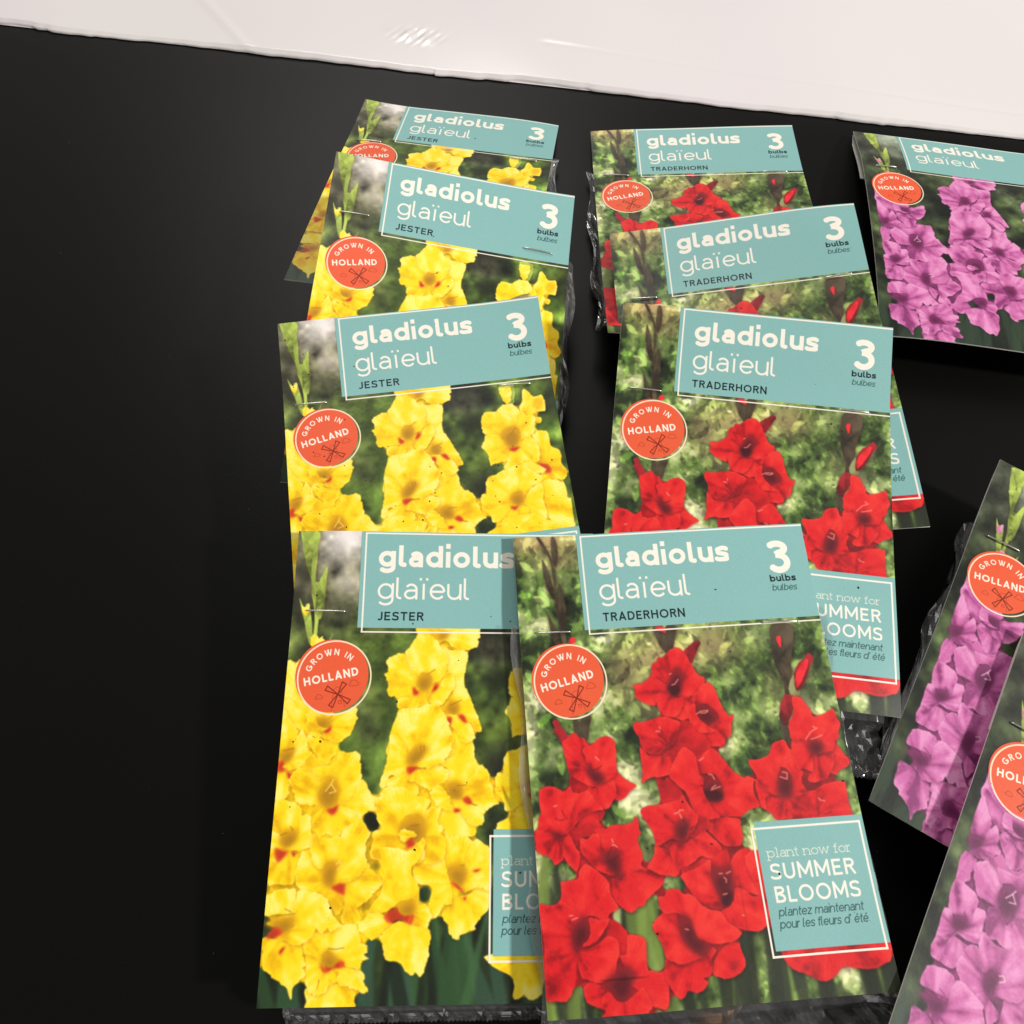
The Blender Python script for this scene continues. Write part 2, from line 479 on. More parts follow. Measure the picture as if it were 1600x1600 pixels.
def draw_flowers(cv, data, pal, rng):
    P = PAL[pal]
    root = np.array([0.0, 0.0])
    mass = np.zeros((NY, NX))                 # petals behind the ones in view close the small gaps
    for kind, flat in data:
        if kind in 'pqkt':
            sl, m = raster(smooth_poly(np.array(flat, float).reshape(-1, 2) * K))
            if sl is not None:
                mass[sl] = np.maximum(mass[sl], m)
    grown = (blur(mass, 7.0) > 0.30) * 1.0
    mass = np.maximum(mass, np.clip((blur(grown, 7.0) - 0.72) * 8, 0, 1))
    mass = np.maximum(mass, np.clip((blur(mass, 15.0) - 0.70) * 10, 0, 1))
    back = P['gap'] * (1 + 0.12 * noise2(rng, 20)[..., None])
    over(cv, (slice(0, NY), slice(0, NX)), blur(mass, 1.0), np.clip(back, 0, 1))
    for kind, flat in data:
        p = np.array(flat, float).reshape(-1, 2)
        if kind == 'R':
            root = p[0]
        elif kind in 'pq':
            petal(cv, p, root, pal, rng, 1.0)
        elif kind == 'k':
            petal(cv, p, root, pal, rng, 0.45, True)
        elif kind == 't':
            c = p.mean(0)
            soft_poly(cv, c + (p - c) * 1.12, P['dark'], 6, 0.55)
            soft_poly(cv, p, P['throat'], 4.0, 0.85)
            soft_poly(cv, c + (p - c) * 0.62 + np.array([0, 0.6]), P['deep'], 5.0, 0.6)
        elif kind == 'T':
            soft_poly(cv, p, P['deep'], 3.0, 0.9)
        elif kind == 'm':
            soft_poly(cv, p, P['mark'], 2.0, 0.85)
            c = p.mean(0)
            soft_poly(cv, c + (p - c) * 0.6, P['mark'] * 0.86, 1.5, 0.7)
        elif kind == 'w':
            stroke(cv, p * K, 0.42 * K, P['stamen'], flat=False, alpha=0.8)
        elif kind == 'n':
            stroke(cv, p * K, 0.34 * K, P['line'], flat=False, alpha=0.6)
        elif kind == 'd':
            petal(cv, p, p[0] + [0, 9], pal, rng, 1.0, True, rgb(134, 24, 32) if pal == 'red' else P['dark'])
        elif kind == 'r':
            petal(cv, p, p[0] + [0, 9], pal, rng, 1.0, True, rgb(196, 30, 38) if pal == 'red' else P['mid'])
        elif kind == 'y':
            petal(cv, p, p[0] + [0, 5], pal, rng, 1.0)
        elif kind == 'l':
            petal(cv, p, p[0] + [0, 12], pal, rng, 1.0, True, rgb(74, 62, 46) if pal == 'red' else rgb(110, 130, 60))
        elif kind == 'g':
            petal(cv, p, p[0] + [0, 12], pal, rng, 1.0, True, rgb(150, 168, 74) if pal != 'red' else rgb(120, 122, 78))


def blob(cv, x, y, rx, ry, col, a=0.8):
    X, Y = np.meshgrid((np.arange(NX) + .5) / K, (np.arange(NY) + .5) / K)
    m = np.exp(-(((X - x) / rx) ** 2 + ((Y - y) / ry) ** 2)) * a
    over(cv, (slice(0, NY), slice(0, NX)), m, col)


def leaf(cx, cy, L, w, a):
    t = np.linspace(0, 1, 7)
    up = np.sin(t * math.pi) ** 0.8 * w
    x = np.concatenate([t, t[::-1][1:-1]]) * L - L / 2
    y = np.concatenate([up, -up[::-1][1:-1]])
    return np.stack([cx + x * math.cos(a) - y * math.sin(a), cy + x * math.sin(a) + y * math.cos(a)], 1)


def back_red(rng):
    base = noise2(rng, 60, octaves=5)
    base = (base - base.mean()) / base.std()
    stops = [(-1.7, rgb(30, 38, 24)), (-0.8, rgb(66, 84, 46)), (0.1, rgb(112, 132, 74)), (0.9, rgb(160, 178, 114)), (1.9, rgb(216, 218, 168))]
    cv = np.stack([np.interp(base, [s for s, _ in stops], [c[i] for _, c in stops]) for i in range(3)], -1)
    for x, y, rx, ry, a in ((50, 46, 16, 9, .72), (36, 54, 7, 10, .45), (70, 43, 10, 7, .6), (44, 62, 5, 8, .4), (96, 70, 8, 4, .3), (12, 1, 20, 6, .9), (16, 10, 12, 4, .45), (88, 60, 4, 7, .3)):
        blob(cv, x, y, rx, ry, rgb(206, 182, 130), a)
    for x, y, rx, ry, a in ((5, 42, 6, 5, .7), (100, 62, 7, 7, .7), (8, 88, 7, 14, .6), (84, 90, 7, 8, .5), (64, 132, 8, 14, .7), (36, 112, 7, 8, .6), (6, 120, 7, 10, .7), (96, 42, 12, 4, .6), (42, 84, 6, 7, .45)):
        blob(cv, x, y, rx, ry, rgb(40, 48, 28), a)
    for i in range(4200):
        x, y = rng.uniform(-2, 112), rng.uniform(-2, 156)
        s = rng.uniform(1.0, 4.2) if i < 1500 else rng.uniform(0.5, 1.5)
        p = leaf(x, y, s * 1.7, s * 0.34, rng.uniform(0, math.pi))
        c0 = cv[min(NY - 1, max(0, int(y * K))), min(NX - 1, max(0, int(x * K)))]
        k = rng.choice([0.5, 0.72, 1.2, 1.45])
        sl, m = raster(smooth_poly(p * K, 2), 3)
        if sl is None:
            continue
        over(cv, sl, m * 0.6, np.clip(c0 * k + (rgb(10, 20, 0) if k > 1 else 0), 0, 1))
    cv = blur(cv, 1.2)
    g = cv.mean(2, keepdims=True)
    cv = np.clip(g + (cv - g) * 1.12, 0, 1)
    for i in range(46):                                   # tall blades at the foot
        x = rng.uniform(-4, 114)
        w = rng.uniform(1.6, 4.2)
        y0 = rng.uniform(112, 136)
        k = rng.uniform(-6, 6)
        col = rgb(40, 46, 32) if rng.uniform() < 0.7 else rgb(112, 134, 60)
        p = np.array([(x - w / 2 + k, y0), (x + w / 2 + k, y0), (x + w / 2, 157), (x - w / 2, 157)])
        soft_poly(cv, p, col * rng.uniform(.8, 1.2), 3.0, 0.85)
    return cv


def back_yel(rng):
    b = noise2(rng, 90, octaves=3)
    b = (b - b.mean()) / b.std()
    st = [(-1.8, rgb(20, 24, 14)), (-0.6, rgb(46, 58, 28)), (0.3, rgb(78, 98, 38)), (1.2, rgb(104, 128, 50)), (2.2, rgb(146, 160, 80))]
    cv = np.stack([np.interp(b, [s for s, _ in st], [c[i] for _, c in st]) for i in range(3)], -1)
    for x, y, rx, ry, c, a in (
            (13, 12, 26, 24, rgb(112, 108, 86), .95), (20, 1, 11, 8, rgb(238, 230, 224), .98), (15, 8, 8, 5, rgb(196, 186, 172), .7), (20, 20, 6, 6, rgb(176, 166, 150), .7),
            (4, 17, 5, 7, rgb(46, 44, 34), .85), (14, 28, 7, 4, rgb(58, 56, 42), .7), (5, 33, 6, 5, rgb(54, 54, 36), .8), (8, 22, 4, 3, rgb(130, 124, 100), .6), (5, 45, 5, 6, rgb(70, 76, 48), .7),
            (34, 41, 9, 6, rgb(96, 122, 44), .7), (31, 52, 6, 9, rgb(48, 62, 26), .7), (30, 70, 6, 9, rgb(38, 46, 26), .8), (32, 84, 6, 7, rgb(104, 134, 54), .75), (30, 98, 6, 8, rgb(24, 26, 18), .85),
            (72, 44, 7, 6, rgb(128, 124, 96), .6), (76, 58, 9, 8, rgb(66, 88, 34), .6), (80, 70, 8, 6, rgb(122, 144, 50), .65), (76, 84, 7, 9, rgb(30, 28, 26), .9), (82, 100, 7, 7, rgb(72, 104, 44), .7),
            (104, 60, 6, 7, rgb(96, 128, 44), .7), (105, 40, 7, 6, rgb(90, 112, 40), .6), (106, 48, 5, 5, rgb(34, 40, 22), .8), (92, 40, 6, 5, rgb(128, 150, 62), .6)):
        blob(cv, x, y, rx, ry, c, a)
    cv = np.clip(cv * (1 + 0.20 * noise2(rng, 34, octaves=3))[..., None], 0, 1)
    blob(cv, 20, 0, 9, 9, rgb(236, 228, 224), .85)
    blob(cv, 19, 19, 4, 4, rgb(190, 182, 168), .5)
    blob(cv, 55, 158, 80, 34, rgb(24, 34, 22), .92)
    for i in range(60):
        x, w, y0, k = rng.uniform(-4, 114), rng.uniform(1.5, 4.5), rng.uniform(108, 140), rng.uniform(-9, 9)
        col = (rgb(22, 28, 18), rgb(44, 74, 42), rgb(62, 98, 56), rgb(54, 84, 66))[rng.integers(0, 4)]
        soft_poly(cv, np.array([(x + k, y0), (x + k + w * .4, y0), (x + w, 157), (x - w * .6, 157)]), col, 3.0, 0.75)
    return cv


def back_pink(rng):
    cv = back_yel(rng)
    g = cv.mean(2, keepdims=True)
    return cv * 0.35 + (g * np.array([0.86, 0.98, 0.80])) * 0.5


def finish(cv, rng):
    cv = cv + rng.normal(0, 0.012, (NY, NX, 1)) + rng.normal(0, 0.006, (NY, NX, 3))
    return np.clip(cv, 0, 1)


def art_red():
    rng = np.random.default_rng(5)
    cv = back_red(rng)
    draw_flowers(cv, RED, 'red', rng)
    cv = blur(cv, 1.2)
    overlay_print(cv, 'TRADERHORN')
    return finish(cv, rng)


def art_yel():
    rng = np.random.default_rng(8)
    cv = back_yel(rng)
    draw_flowers(cv, YEL, 'yel', rng)
    cv = blur(cv, 1.2)
    overlay_print(cv, 'JESTER')
    return finish(cv, rng)


def art_pink():
    rng = np.random.default_rng(11)
    cv = back_pink(rng)
    # the same spikes, set a little lower and further apart on this variety's picture
    data = [(k, [v * (0.95 if i % 2 == 0 else 1.0) + (4.6 if i % 2 == 0 else 1.0) for i, v in enumerate(f)]) for k, f in YEL if k not in 'm']
    draw_flowers(cv, data, 'pink', rng)
    cv = blur(cv, 1.2)
    overlay_print(cv, '')
    return finish(cv, rng)


# outlines of the printed flowers in millimetres on the card: R = flower centre, p petal, k petal in shade, t throat,
# T deep throat, m mark, w / n stamens, d / r / y buds, l / g stems and sheaths
RED = [
 ('l',[8.7,0.3,9.9,0.2,12.5,5.3,14.2,9.7,14.9,16.3,14.6,23.2,16.1,33.8,16.6,39.7,15,39.6,14.4,33.7,13.5,23.9,13.7,16.3,13,9.3,11.4,5.2]),
 ('l',[14.2,0.6,15.6,0.7,16.4,5.9,15.6,11.1,14.7,11.5,13.8,7.3]),
 ('l',[10.2,8.5,12.5,14.3,13.6,20.5,13.6,23.9,12.4,22.5,10.6,16.9]),
 ('l',[15.8,18.1,17,23.4,17.4,29.4,16.2,36,15.1,33.7,14.7,27.0]),
 ('l',[10.5,28.8,12.3,32.5,14.1,37.4,14.3,39.9,12.2,39.8,11.3,35.0]),
 ('r',[17.4,39.8,18.1,38.4,19.3,37.8,19.6,39.9]),
 ('l',[48.2,35.9,51.9,36.2,53.9,42.1,53.9,45.7,51.4,45.2,49.3,41.0]),
 ('l',[52.8,36.2,56.8,36.5,54.7,43.6,53.4,45.7,52.9,42.0]),
 ('r',[48.7,36.2,52.2,36.4,52.7,38.3,50.9,37.8]),
 ('l',[16.3,66.3,17.9,66.4,18.2,72,16.4,70.8]),
 ('l',[18.8,66.5,22.7,65.6,22.3,67.5,20.6,73.2,18.5,72.0]),
 ('d',[9.1,66.9,10.2,65.9,11.2,66.6,12.1,68.7,14.1,71.4,14.4,73.6,12.1,74.8,11.2,73.1,10.3,71.2,9.1,70,9.8,68.8]),
 ('R',[18.8,82.5]),
 ('k',[13.7,84.5,17,86.7,19.3,88.4,19.3,91,23.6,95.8,23.6,98,21,99.8,17,97.5,13.6,93.6,12.3,90.5,13.1,87.2]),
 ('q',[12,73.7,14.6,71.8,16.4,70.8,17.9,72.5,19.5,72.9,20.2,74.5,20.9,75.1,19.1,76.6,20.4,80,19.7,83.9,22.8,87.9,21.1,88.8,19,87.9,16.5,86.5,13.7,84.2,12.7,80.3,12.2,76.9]),
 ('R',[22,85.3]),
 ('p',[28.7,84,30.2,85.1,32.9,87.6,35.5,89,35.1,89.8,33.1,90.9,31.2,92.8,27.9,93.2,26.6,88.2,26.2,86.9]),
 ('p',[23.4,87.9,26.8,86.4,28.5,88.3,28.6,91.3,27.1,93.7,25.5,95.6,23.9,95.8,21.1,93.8,19.3,91,19.3,88.4,21.1,89.1]),
 ('p',[18.6,76.5,21.7,75.2,23.8,73.7,26.2,72.7,28.1,72.9,29.6,74.1,30.1,76,29.8,79.4,29.6,83.2,28.8,85.5,26.2,86.9,23.4,87.7,21.5,85.3,19.6,82.6,19.4,79.5]),
 ('t',[19.7,84.1,20.2,81.6,22,83.5,24.3,84.4,25.1,86.8,23.1,87.9,20.6,86.0]),
 ('w',[22.7,79.2,23.9,80.3]),
 ('n',[21,81.1,20.6,83.2,21.9,83.6]),
 ('n',[22,83.5,23.7,82.8,24.6,82.1]),
 ('R',[8.2,102.8]),
 ('p',[3,88.6,4.2,87.7,6.9,87.6,9.2,88.5,11.3,89.4,13.1,88,14,89.8,16,90.7,14.1,93.6,12.7,97.2,10.7,101.8,9.5,102.9,5.6,102.1,3.5,102.7,1.5,101.4,1.9,97.2,2.7,96,2.5,91.6]),
 ('k',[14,100.8,15.8,98.4,18.1,97.1,20.6,98.5,22,102.5,20.6,103.7,15.2,104,13.7,106.3,11.6,103.3,10.6,102.5,12.8,99.2]),
 ('p',[1.4,100.6,0.3,102.2,0.4,104.7,0.5,107.1,2.5,108.4,4,108.8,5.4,110.3,5.9,111.5,6.9,111.3,8.9,110,9.6,107.7,10.2,103.7,7.4,103.5,4.9,101.6]),
 ('p',[10,103.6,11.6,103,13.4,106.8,14.5,109,13.9,111.8,13.2,113.7,12.4,113.8,11.5,112.8,9.8,110.8,8.8,107.7,9.3,105.3]),
 ('p',[16,90.7,19.1,89.7,21.2,92.8,23.6,95.8,21.4,96.1,17.5,97.1,14.1,99.8,10.6,102.5,12.7,97.2,14.1,93.6]),
 ('t',[5.4,101.6,8.5,102.1,10.1,102.7,9.5,103.4,7.4,103.6]),
 ('n',[7.4,97.6,8.9,98.4,10.5,98.1]),
 ('n',[9.7,95.3,10.6,97.1,11.3,98.1]),
 ('w',[7.2,93.9,8.2,93.7]),
 ('R',[24.6,112.6]),
 ('p',[19.8,101.2,21.1,98.8,23.4,101.9,26,100.9,28.9,101,32.7,100.7,33.8,98.9,34.9,99.8,34.8,102.5,35.1,104.2,34,105.6,34,107,34.7,109.5,34.8,111.9,34.1,113.5,35.1,114.7,31.9,115,28.5,115,27,116.1,24.6,114.5,22.2,112.4,21.5,109.7,21,106.8,20.6,103.7]),
 ('p',[27.1,117.7,28.2,115,32.4,115,34.6,114.7,36.7,114.4,39.8,115.1,40.8,118.7,39.5,120.4,36.9,122.1,34.9,123.6,33.4,125.3,31.5,125.6,29.3,127.1,27.6,126.3,25.7,124.8,24.1,122.8,23.2,120,22.7,117.8,24.3,116.8]),
 ('p',[15.2,104,17.3,104.6,19.6,103.1,21.4,103.7,21.2,107.3,21.7,110.5,23.4,113.4,25.3,115.5,23.9,115.8,20.9,114.7,18.5,112.9,16.7,110.6,14.8,108.1,14.8,105.7]),
 ('t',[21.4,110.2,23.7,108.7,26.7,108.4,27.4,110.9,27.4,114.9,27.4,117.7,25.3,115.5,23.2,113.2]),
 ('w',[25.4,105.2,25.7,106.2]),
 ('w',[25.2,107.1,26,106.9,26.9,107.7]),
 ('n',[25.3,107.4,23.9,109.4,23.2,111.1]),
 ('n',[23.1,111.8,25.3,111.2,26.9,110.4]),
 ('R',[12.5,131.0]),
 ('p',[7.3,116.8,8,116.6,10.3,116.4,13,116.1,13.7,113.9,16,112,18.7,113.6,21.8,116.2,22.9,118.1,23.3,121.6,25.2,124.9,24.6,125.8,22.1,126.8,21.4,128.3,19.4,128.6,17.5,127.1,15.4,127,12.8,127.7,10.3,127.7,6.9,128.4,5.3,126,6.1,122.7,7.4,120.5]),
 ('k',[21.4,128.8,23.2,128.7,25.8,130.7,27.2,133.2,26.9,137.8,25.7,139.5,24,138.7,22.7,134.4,20.6,133.2]),
 ('R',[12.3,132.4]),
 ('p',[0.1,122.9,2.8,123.1,5.6,122.9,7.2,122.1,12,125.6,13.3,127.9,10.5,130,9.4,133.5,10.4,136.6,5.8,137.6,0.9,135.9,0.7,132.8,0.2,129.2]),
 ('R',[10.9,136.7]),
 ('p',[0.7,135.7,5.8,137.2,10.8,137.1,11.7,143.2,11,144.7,8.9,146.2,8,147.8,5.8,149.8,3.2,149.4,0.5,149.2,0.2,144.5]),
 ('p',[10.8,137.1,14.5,136,17.6,135,20.6,133,23.8,134.5,23.8,138.5,23.1,139.7,21.6,144,18.7,145.2,15,145.2,13.1,144.2,11.2,143.2]),
 ('t',[10.3,129.5,12.3,127.9,14.4,127.1,15.4,129.5,15.4,131.7,13.7,133.8,12,135.4,11.1,136.9,9.5,135.2,9.6,132.2]),
 ('p',[12.6,135,14.7,133.4,15.5,131,15.4,127.6,16.9,127.8,19.4,128.4,21.9,128.3,20.1,131.1,17.8,133.6,14.8,135.2]),
 ('w',[9.3,126.5,10.4,126.5]),
 ('w',[10,127.7,11.8,127.2]),
 ('R',[23.4,147.3]),
 ('p',[27.2,133.4,30.3,133.4,32.4,134.7,32.6,136.5,32.1,142.6,33.5,143.3,36.1,144,38.2,143.5,37.3,153.2,33.8,153.1,32.2,152.6,29.5,148.8,26,146.4,25.3,142.1,24,138.7,26.1,138.2]),
 ('p',[12.5,145.4,15.4,145.4,18.5,146.9,20.8,150.3,21.5,153,18.1,152.8,15.2,151.7,12.9,150.7,11.7,148.3]),
 ('t',[22.2,142.9,24.2,141.1,26.6,142.2,28.3,144.4,26,147.1,26.5,148.6,23.7,151.1,21.5,150.5,19.7,147.6,18.7,145.4]),
 ('p',[23.7,151.1,26.9,149.5,30.3,147.8,32.2,152.6,31.3,153.8,30.1,155.1,23.1,155.4,16.3,155.3,17.8,153,16.7,151.6,17.5,149,19.6,148.1,21.3,150.3]),
 ('d',[58.3,45.4,61,43.3,62.9,42.1,64.4,42.1,64.7,43,63.4,44.9,62.1,47.4,60.3,49.8,58.8,48.0]),
 ('R',[53.3,58.6]),
 ('p',[46.1,52.9,46.6,49,48.6,48.7,48.2,47.8,49.1,47,50.3,47.2,52.2,45.6,54.1,44.3,55.9,44,57.8,45.1,59,47.2,59.9,48.9,60.9,51.6,62.5,54.2,64.2,54.9,64.2,56.5,61.8,59.2,60.1,60.7,58,61.4,55.7,61.5,54.1,60.6,50.5,57.9]),
 ('p',[38.6,56.4,39.7,55.8,42,55.7,44.2,54.1,46.1,52.9,48.1,54.9,50.6,57.1,51.3,60.4,46.6,61.5,45.5,63.6,42.5,62.6,40.1,61.3,38.9,59.6,39.3,58.0]),
 ('p',[54.4,60.4,55.7,61.5,58.6,61.4,61.8,59.2,59.8,62.9,57.7,65,57.3,68.2,54.6,69.1,52,67.8,54.9,65.0]),
 ('p',[45.9,60.3,49,58.9,51.6,60.4,53.4,61.4,55.7,61.8,54.9,65,52,67.8,48.6,67.3,47.4,65.9,46.5,64.2]),
 ('t',[50.7,56.8,52.2,54.1,53.4,51.9,55.5,50.9,56.9,53.6,56.1,57.1,54.1,60.6,52.1,60.6,50.7,59.0]),
 ('T',[50.8,57.9,52.4,56.9,54.9,57.1,54.9,59.3,53.6,60.6,52.1,60.6]),
 ('w',[52.4,56.9,53.5,56.7,54.8,55.1]),
 ('w',[52,53.2,52.7,52.9]),
 ('R',[62.6,68.5]),
 ('p',[60.1,61,62.5,58.1,63.8,57.1,65.6,56.9,67,58.4,67.8,60.7,68.3,62.9,69.5,66.3,70.8,68.5,72.5,68.6,71.5,71.3,70.5,75.2,68.4,75.9,67.8,78.5,64.3,78.5,61.4,75.7,61.2,73.8,64.2,71.1,67,69.4,67,67.2,63.8,64.3,61.1,63.8]),
 ('p',[64.3,72.1,67.1,70.2,69.2,71.1,69.2,74.3,67.8,77.7,64.3,78.5,62.3,77.3,61.1,74.3]),
 ('t',[59.5,64.8,62.1,64.1,64.7,65.7,67,69.1,64.2,71.1,61.2,70.1,59.6,67.5]),
 ('p',[57.4,65.2,59.6,63.7,59.6,67.5,61.7,70.4,64.2,72.4,65.2,73.5,61.2,73.8,58.3,72.6,56.7,70,57.1,67.4]),
 ('w',[59.6,67.4,61.2,66.5,63.8,66.4]),
 ('w',[61.1,67.1,62.8,67.2,63.7,66.7]),
 ('R',[48,75.9]),
 ('k',[52.8,69.8,56.8,69.5,58.3,72.6,61.1,74.3,63.2,78.5,61.4,79.7,57.3,82.5,55.1,83.9,49.7,83.6,47.2,81.8,49.3,78.6,51.4,75.6]),
 ('p',[38.4,77.1,39.9,78.2,41.3,79.9,46.2,80.7,45.3,83.3,42.4,86.7,39.8,87.3,38.1,88.7,37.7,87.9,38.4,85.4,38.3,81.8]),
 ('p',[46.2,80.7,50.3,81.3,49.3,84.3,47.3,86.5,42.3,86.9,44.8,82.7]),
 ('p',[37.1,69.5,37.8,68.7,40.6,68.8,44.1,67.9,48.3,67.6,50.8,68.3,53.4,69.8,52.3,73,51.1,75.5,49.2,77.5,47.1,78.2,44.7,79.6,40.9,79.1,39,76.6,38.5,73.9,37.2,71.4]),
 ('n',[45.3,73.3,47,75,48,75.6,49.2,77.3]),
 ('n',[45.6,75.2,46.8,76.6,48.9,77.5]),
 ('w',[44.6,72.2,46,72.3]),
 ('w',[46.1,70.7,46.2,71.5]),
 ('R',[60.9,92.8]),
 ('p',[56.9,83,60.7,80.1,63.1,79.2,64.9,80.2,66,82.1,67.6,84.2,69.1,86.7,72.5,89.1,74,88.8,76.5,90.3,75.5,91,75.3,95,76.4,98.1,73.4,99.2,71.1,100.3,69.5,101.4,67.7,101,62.3,100.7,60.7,99.1,59.5,96.2,64.2,95.8,64.6,91.8,63.1,87.8,60.4,87.1,57.5,86.7,56.4,84.8]),
 ('k',[42.9,88,45.1,88.4,46.6,87.5,49,89.9,51.1,92.6,49.1,94.8,46.9,95.4,43.8,95.6,43.1,91.1]),
 ('p',[58.5,102.1,62.2,101.2,66.2,101.4,68.8,102.3,68.9,104.6,68.8,107.8,67.7,109.9,64.7,110.1,61.7,109.2,58.7,105.8,57.6,104.3]),
 ('t',[58.3,91.8,60.4,88.9,64.1,89.9,64.6,93.3,64,95.3,62,95.9,59.9,95.7,58.5,93.9]),
 ('T',[58.2,92.6,61,92.3,64.1,93.5,64,95.3,62,95.9,59.9,95.7,58.5,94.1]),
 ('p',[47.3,86.5,50.3,81.3,53.3,78.1,56.8,80.4,57.4,83.6,57.5,86.7,58.8,88.8,58,92.1,59.1,95.7,60.7,98.8,62.3,100.9,59.5,101.5,55.3,100.7,53.4,97.1,52.4,93,50.3,90.8,48.6,88.9]),
 ('w',[60.7,87.4,61.8,87.5,62.5,89.1]),
 ('w',[60.7,92.4,64.1,91.5]),
 ('w',[61.1,91.8,62.6,91.0]),
 ('w',[58.2,82.8,59.9,81.9]),
 ('R',[49.3,104.7]),
 ('k',[54.3,100.1,58.4,101.1,58,103.8,56.2,105.2,53.3,106.4,50.4,107.7,51.8,105.4,53.8,103.3]),
 ('p',[39.4,107.9,40.9,108.7,43.6,110.1,45,113.5,46.5,116,45.2,117.6,43.1,117.4,39.8,116.7,36.1,114.6,37.2,112.8,38.8,110.5]),
 ('p',[44.3,107.3,47.2,107.5,49.8,107.9,53.3,106.4,56.2,104.9,58.1,106.3,59.9,108.3,61.4,110.9,58.9,113.1,56.2,113.1,54.2,112.3,51.6,113.8,49.3,115,46.5,115.6,45,113.8,44.1,110.6]),
 ('p',[36,97.4,38.1,96,41.4,95.9,44.7,95.5,47.2,95.1,49.1,94.8,51,93.4,51.5,95.4,52.9,98.5,52.3,102.2,50.9,104.6,49.9,107.2,47.3,107.2,45.3,106.4,43.3,107.2,40.2,108.2,39.6,106.4,39,103.7,37.5,100.7]),
 ('t',[47.2,102.1,50.5,100.3,51.6,101.7,51.6,103.4,50.4,105.7,49.6,107.4,47.1,106.7,46.8,104.8]),
 ('p',[51,93.1,52.2,96,54,98.6,55,100.9,53.5,103.5,51.8,105.4,50,106.9,50.9,104.6,52.3,102.2,52,99,51.1,95.9]),
 ('w',[47.2,98.9,48.5,98.7,49.2,98,50.4,98.0]),
 ('w',[49,99.2,49.5,100.4]),
 ('n',[49.8,100.8,50.7,102.1,51,103.6]),
 ('R',[60.1,125.9]),
 ('k',[46.8,115.6,50.3,114.9,54.3,113.2,57.7,113.5,59.8,112.2,62.7,111,63.6,114.9,63.3,119.6,62.9,123,61.6,126.4,59.8,127.7,57.4,126.1,50.1,123.3]),
 ('p',[63.6,114.9,66,111.9,69.9,111,71.4,113.3,71.5,118.3,72.3,123.7,71.5,125.3,67.5,123.8,63.8,122.4,63.3,119.6]),
 ('p',[46.5,117.4,50.1,116.3,53.5,115.1,56.9,113.7,56.4,118.1,57,121,57.8,123.8,58.9,126.9,58.1,128.2,54.6,127.5,51.7,126.2,49.3,123,47.5,119.6]),
 ('t',[56.4,118.1,57.9,115.9,60.7,116.6,63.4,115.8,63.3,119.6,62.9,123,61.6,126.4,59.8,127.7,58.9,126.9,57.5,122.7]),
 ('T',[58.6,125.3,60.5,123.6,62.5,123.9,61.6,126.4,59.8,127.7,58.9,126.9]),
 ('p',[60.8,127.5,62.4,126,63.8,122.4,67.3,123.6,69.1,125.3,73.3,125.4,73,130.9,71.9,133.8,68.5,135.1,63.8,134.3,60.4,132.9,58.2,130.7,57.8,128.7]),
 ('w',[59.1,117.9,60.2,117.9]),
 ('w',[61.5,118,62.9,117.5]),
 ('w',[60.5,119.1,61.2,119.7,61,120.6]),
 ('w',[59.4,124,60.7,123.8]),
 ('w',[64.6,130.3,65.1,130.4]),
 ('R',[47.1,135.6]),
 ('p',[55,140.3,56.8,138.7,59.6,137.6,61.8,137.7,62.3,139.5,62.9,141.8,63,144,61.7,145.4,59.7,146.6,56.3,147.2,53.9,146.6,52.3,145.4,53.1,142.6]),
 ('p',[38.5,140,40.8,141.7,43.7,142.6,47.7,141.3,50.3,140.9,52.3,139.3,53.5,138.5,54.4,139.4,52.7,141.5,52.6,143.6,51.5,145.9,49.3,146.6,50.4,147.8,48.9,149.4,46.2,150.3,43.8,149.4,42.6,151,40.6,151.3,39.1,149.1,37.5,144.7]),
 ('p',[38.1,128.4,40,127.8,43.1,128.1,43.7,130.6,43.8,133.7,45.1,136.5,47.5,139.3,49.8,140.8,47.1,141.5,43.4,142.5,40.3,141.4,38.2,140,37.9,137.3,36.7,134.6,35.3,131.8,36.1,130.0]),
 ('p',[38.3,123.4,40.5,123.1,40.9,121.7,43.1,121.2,45.1,121.5,46.5,122.8,49,123.2,51.7,126.2,54.5,128,57.8,128.7,59.3,131.7,62.5,134,63.3,135.4,62,136.6,59.6,137.4,55.4,137.7,52,137,49.2,135.3,48.1,132.3,47.4,130,45,128.9,42.8,128,40,128.1,38.6,126.6]),
 ('t',[43.8,130.2,45.8,128.9,47.9,130.5,48,133.2,48.6,135.7,51,136.7,52.5,138.4,51.7,139.9,49.8,140.8,47.5,139.3,45.3,137.2,44,134.2]),
 ('w',[45.6,132.8,46.6,133.1]),
 ('l',[91,43.4,97,43.8,95.1,52.3,94.2,59.6,94.1,63.2,92.3,62.8,92.2,59.5,91.9,57.2,90.9,54,90.2,50.3]),
 ('l',[91.4,38.3,99.2,38.8,97,49.2,94.1,61.9,92.8,58.3,90.7,48.0]),
 ('r',[92.6,42.4,94.2,42.5,93.7,46.2,92.9,45.3]),
 ('g',[94.3,59,96.4,56.1,96.3,60.8,97.5,62,96.7,63.4,94.1,63.2,93.6,61.2]),
 ('d',[96.4,57.2,96.9,55,99.2,52,101.6,50.4,103.1,48.7,104.7,50.9,103.4,52.8,101.7,55.6,100.3,58.3,98.6,60.7,96.2,61.4]),
 ('r',[96.8,56.9,99.3,53.2,102.1,50.8,102.3,52.8,100,56.9,97.9,59.8,96.6,60.6]),
 ('l',[88.9,68.6,89.8,71.9,90.8,72.8,91.6,76.9,91.8,79,89.6,78.9,88.6,76.7,88.4,71.8]),
 ('d',[92.2,62.5,93.8,63.2,94.4,66.2,93.5,68.9,91.1,72.3,89.5,72.2,88.9,69.4,89.8,65.9,91.1,63.8]),
 ('R',[85.7,95.2]),
 ('p',[76.4,98.1,78.6,96.8,79.8,94.6,83.4,95.8,86,96.5,88.7,96.7,88.4,101,87.5,102.7,84.1,103.2,80.9,102.9,79.7,100.9,77,99.2]),
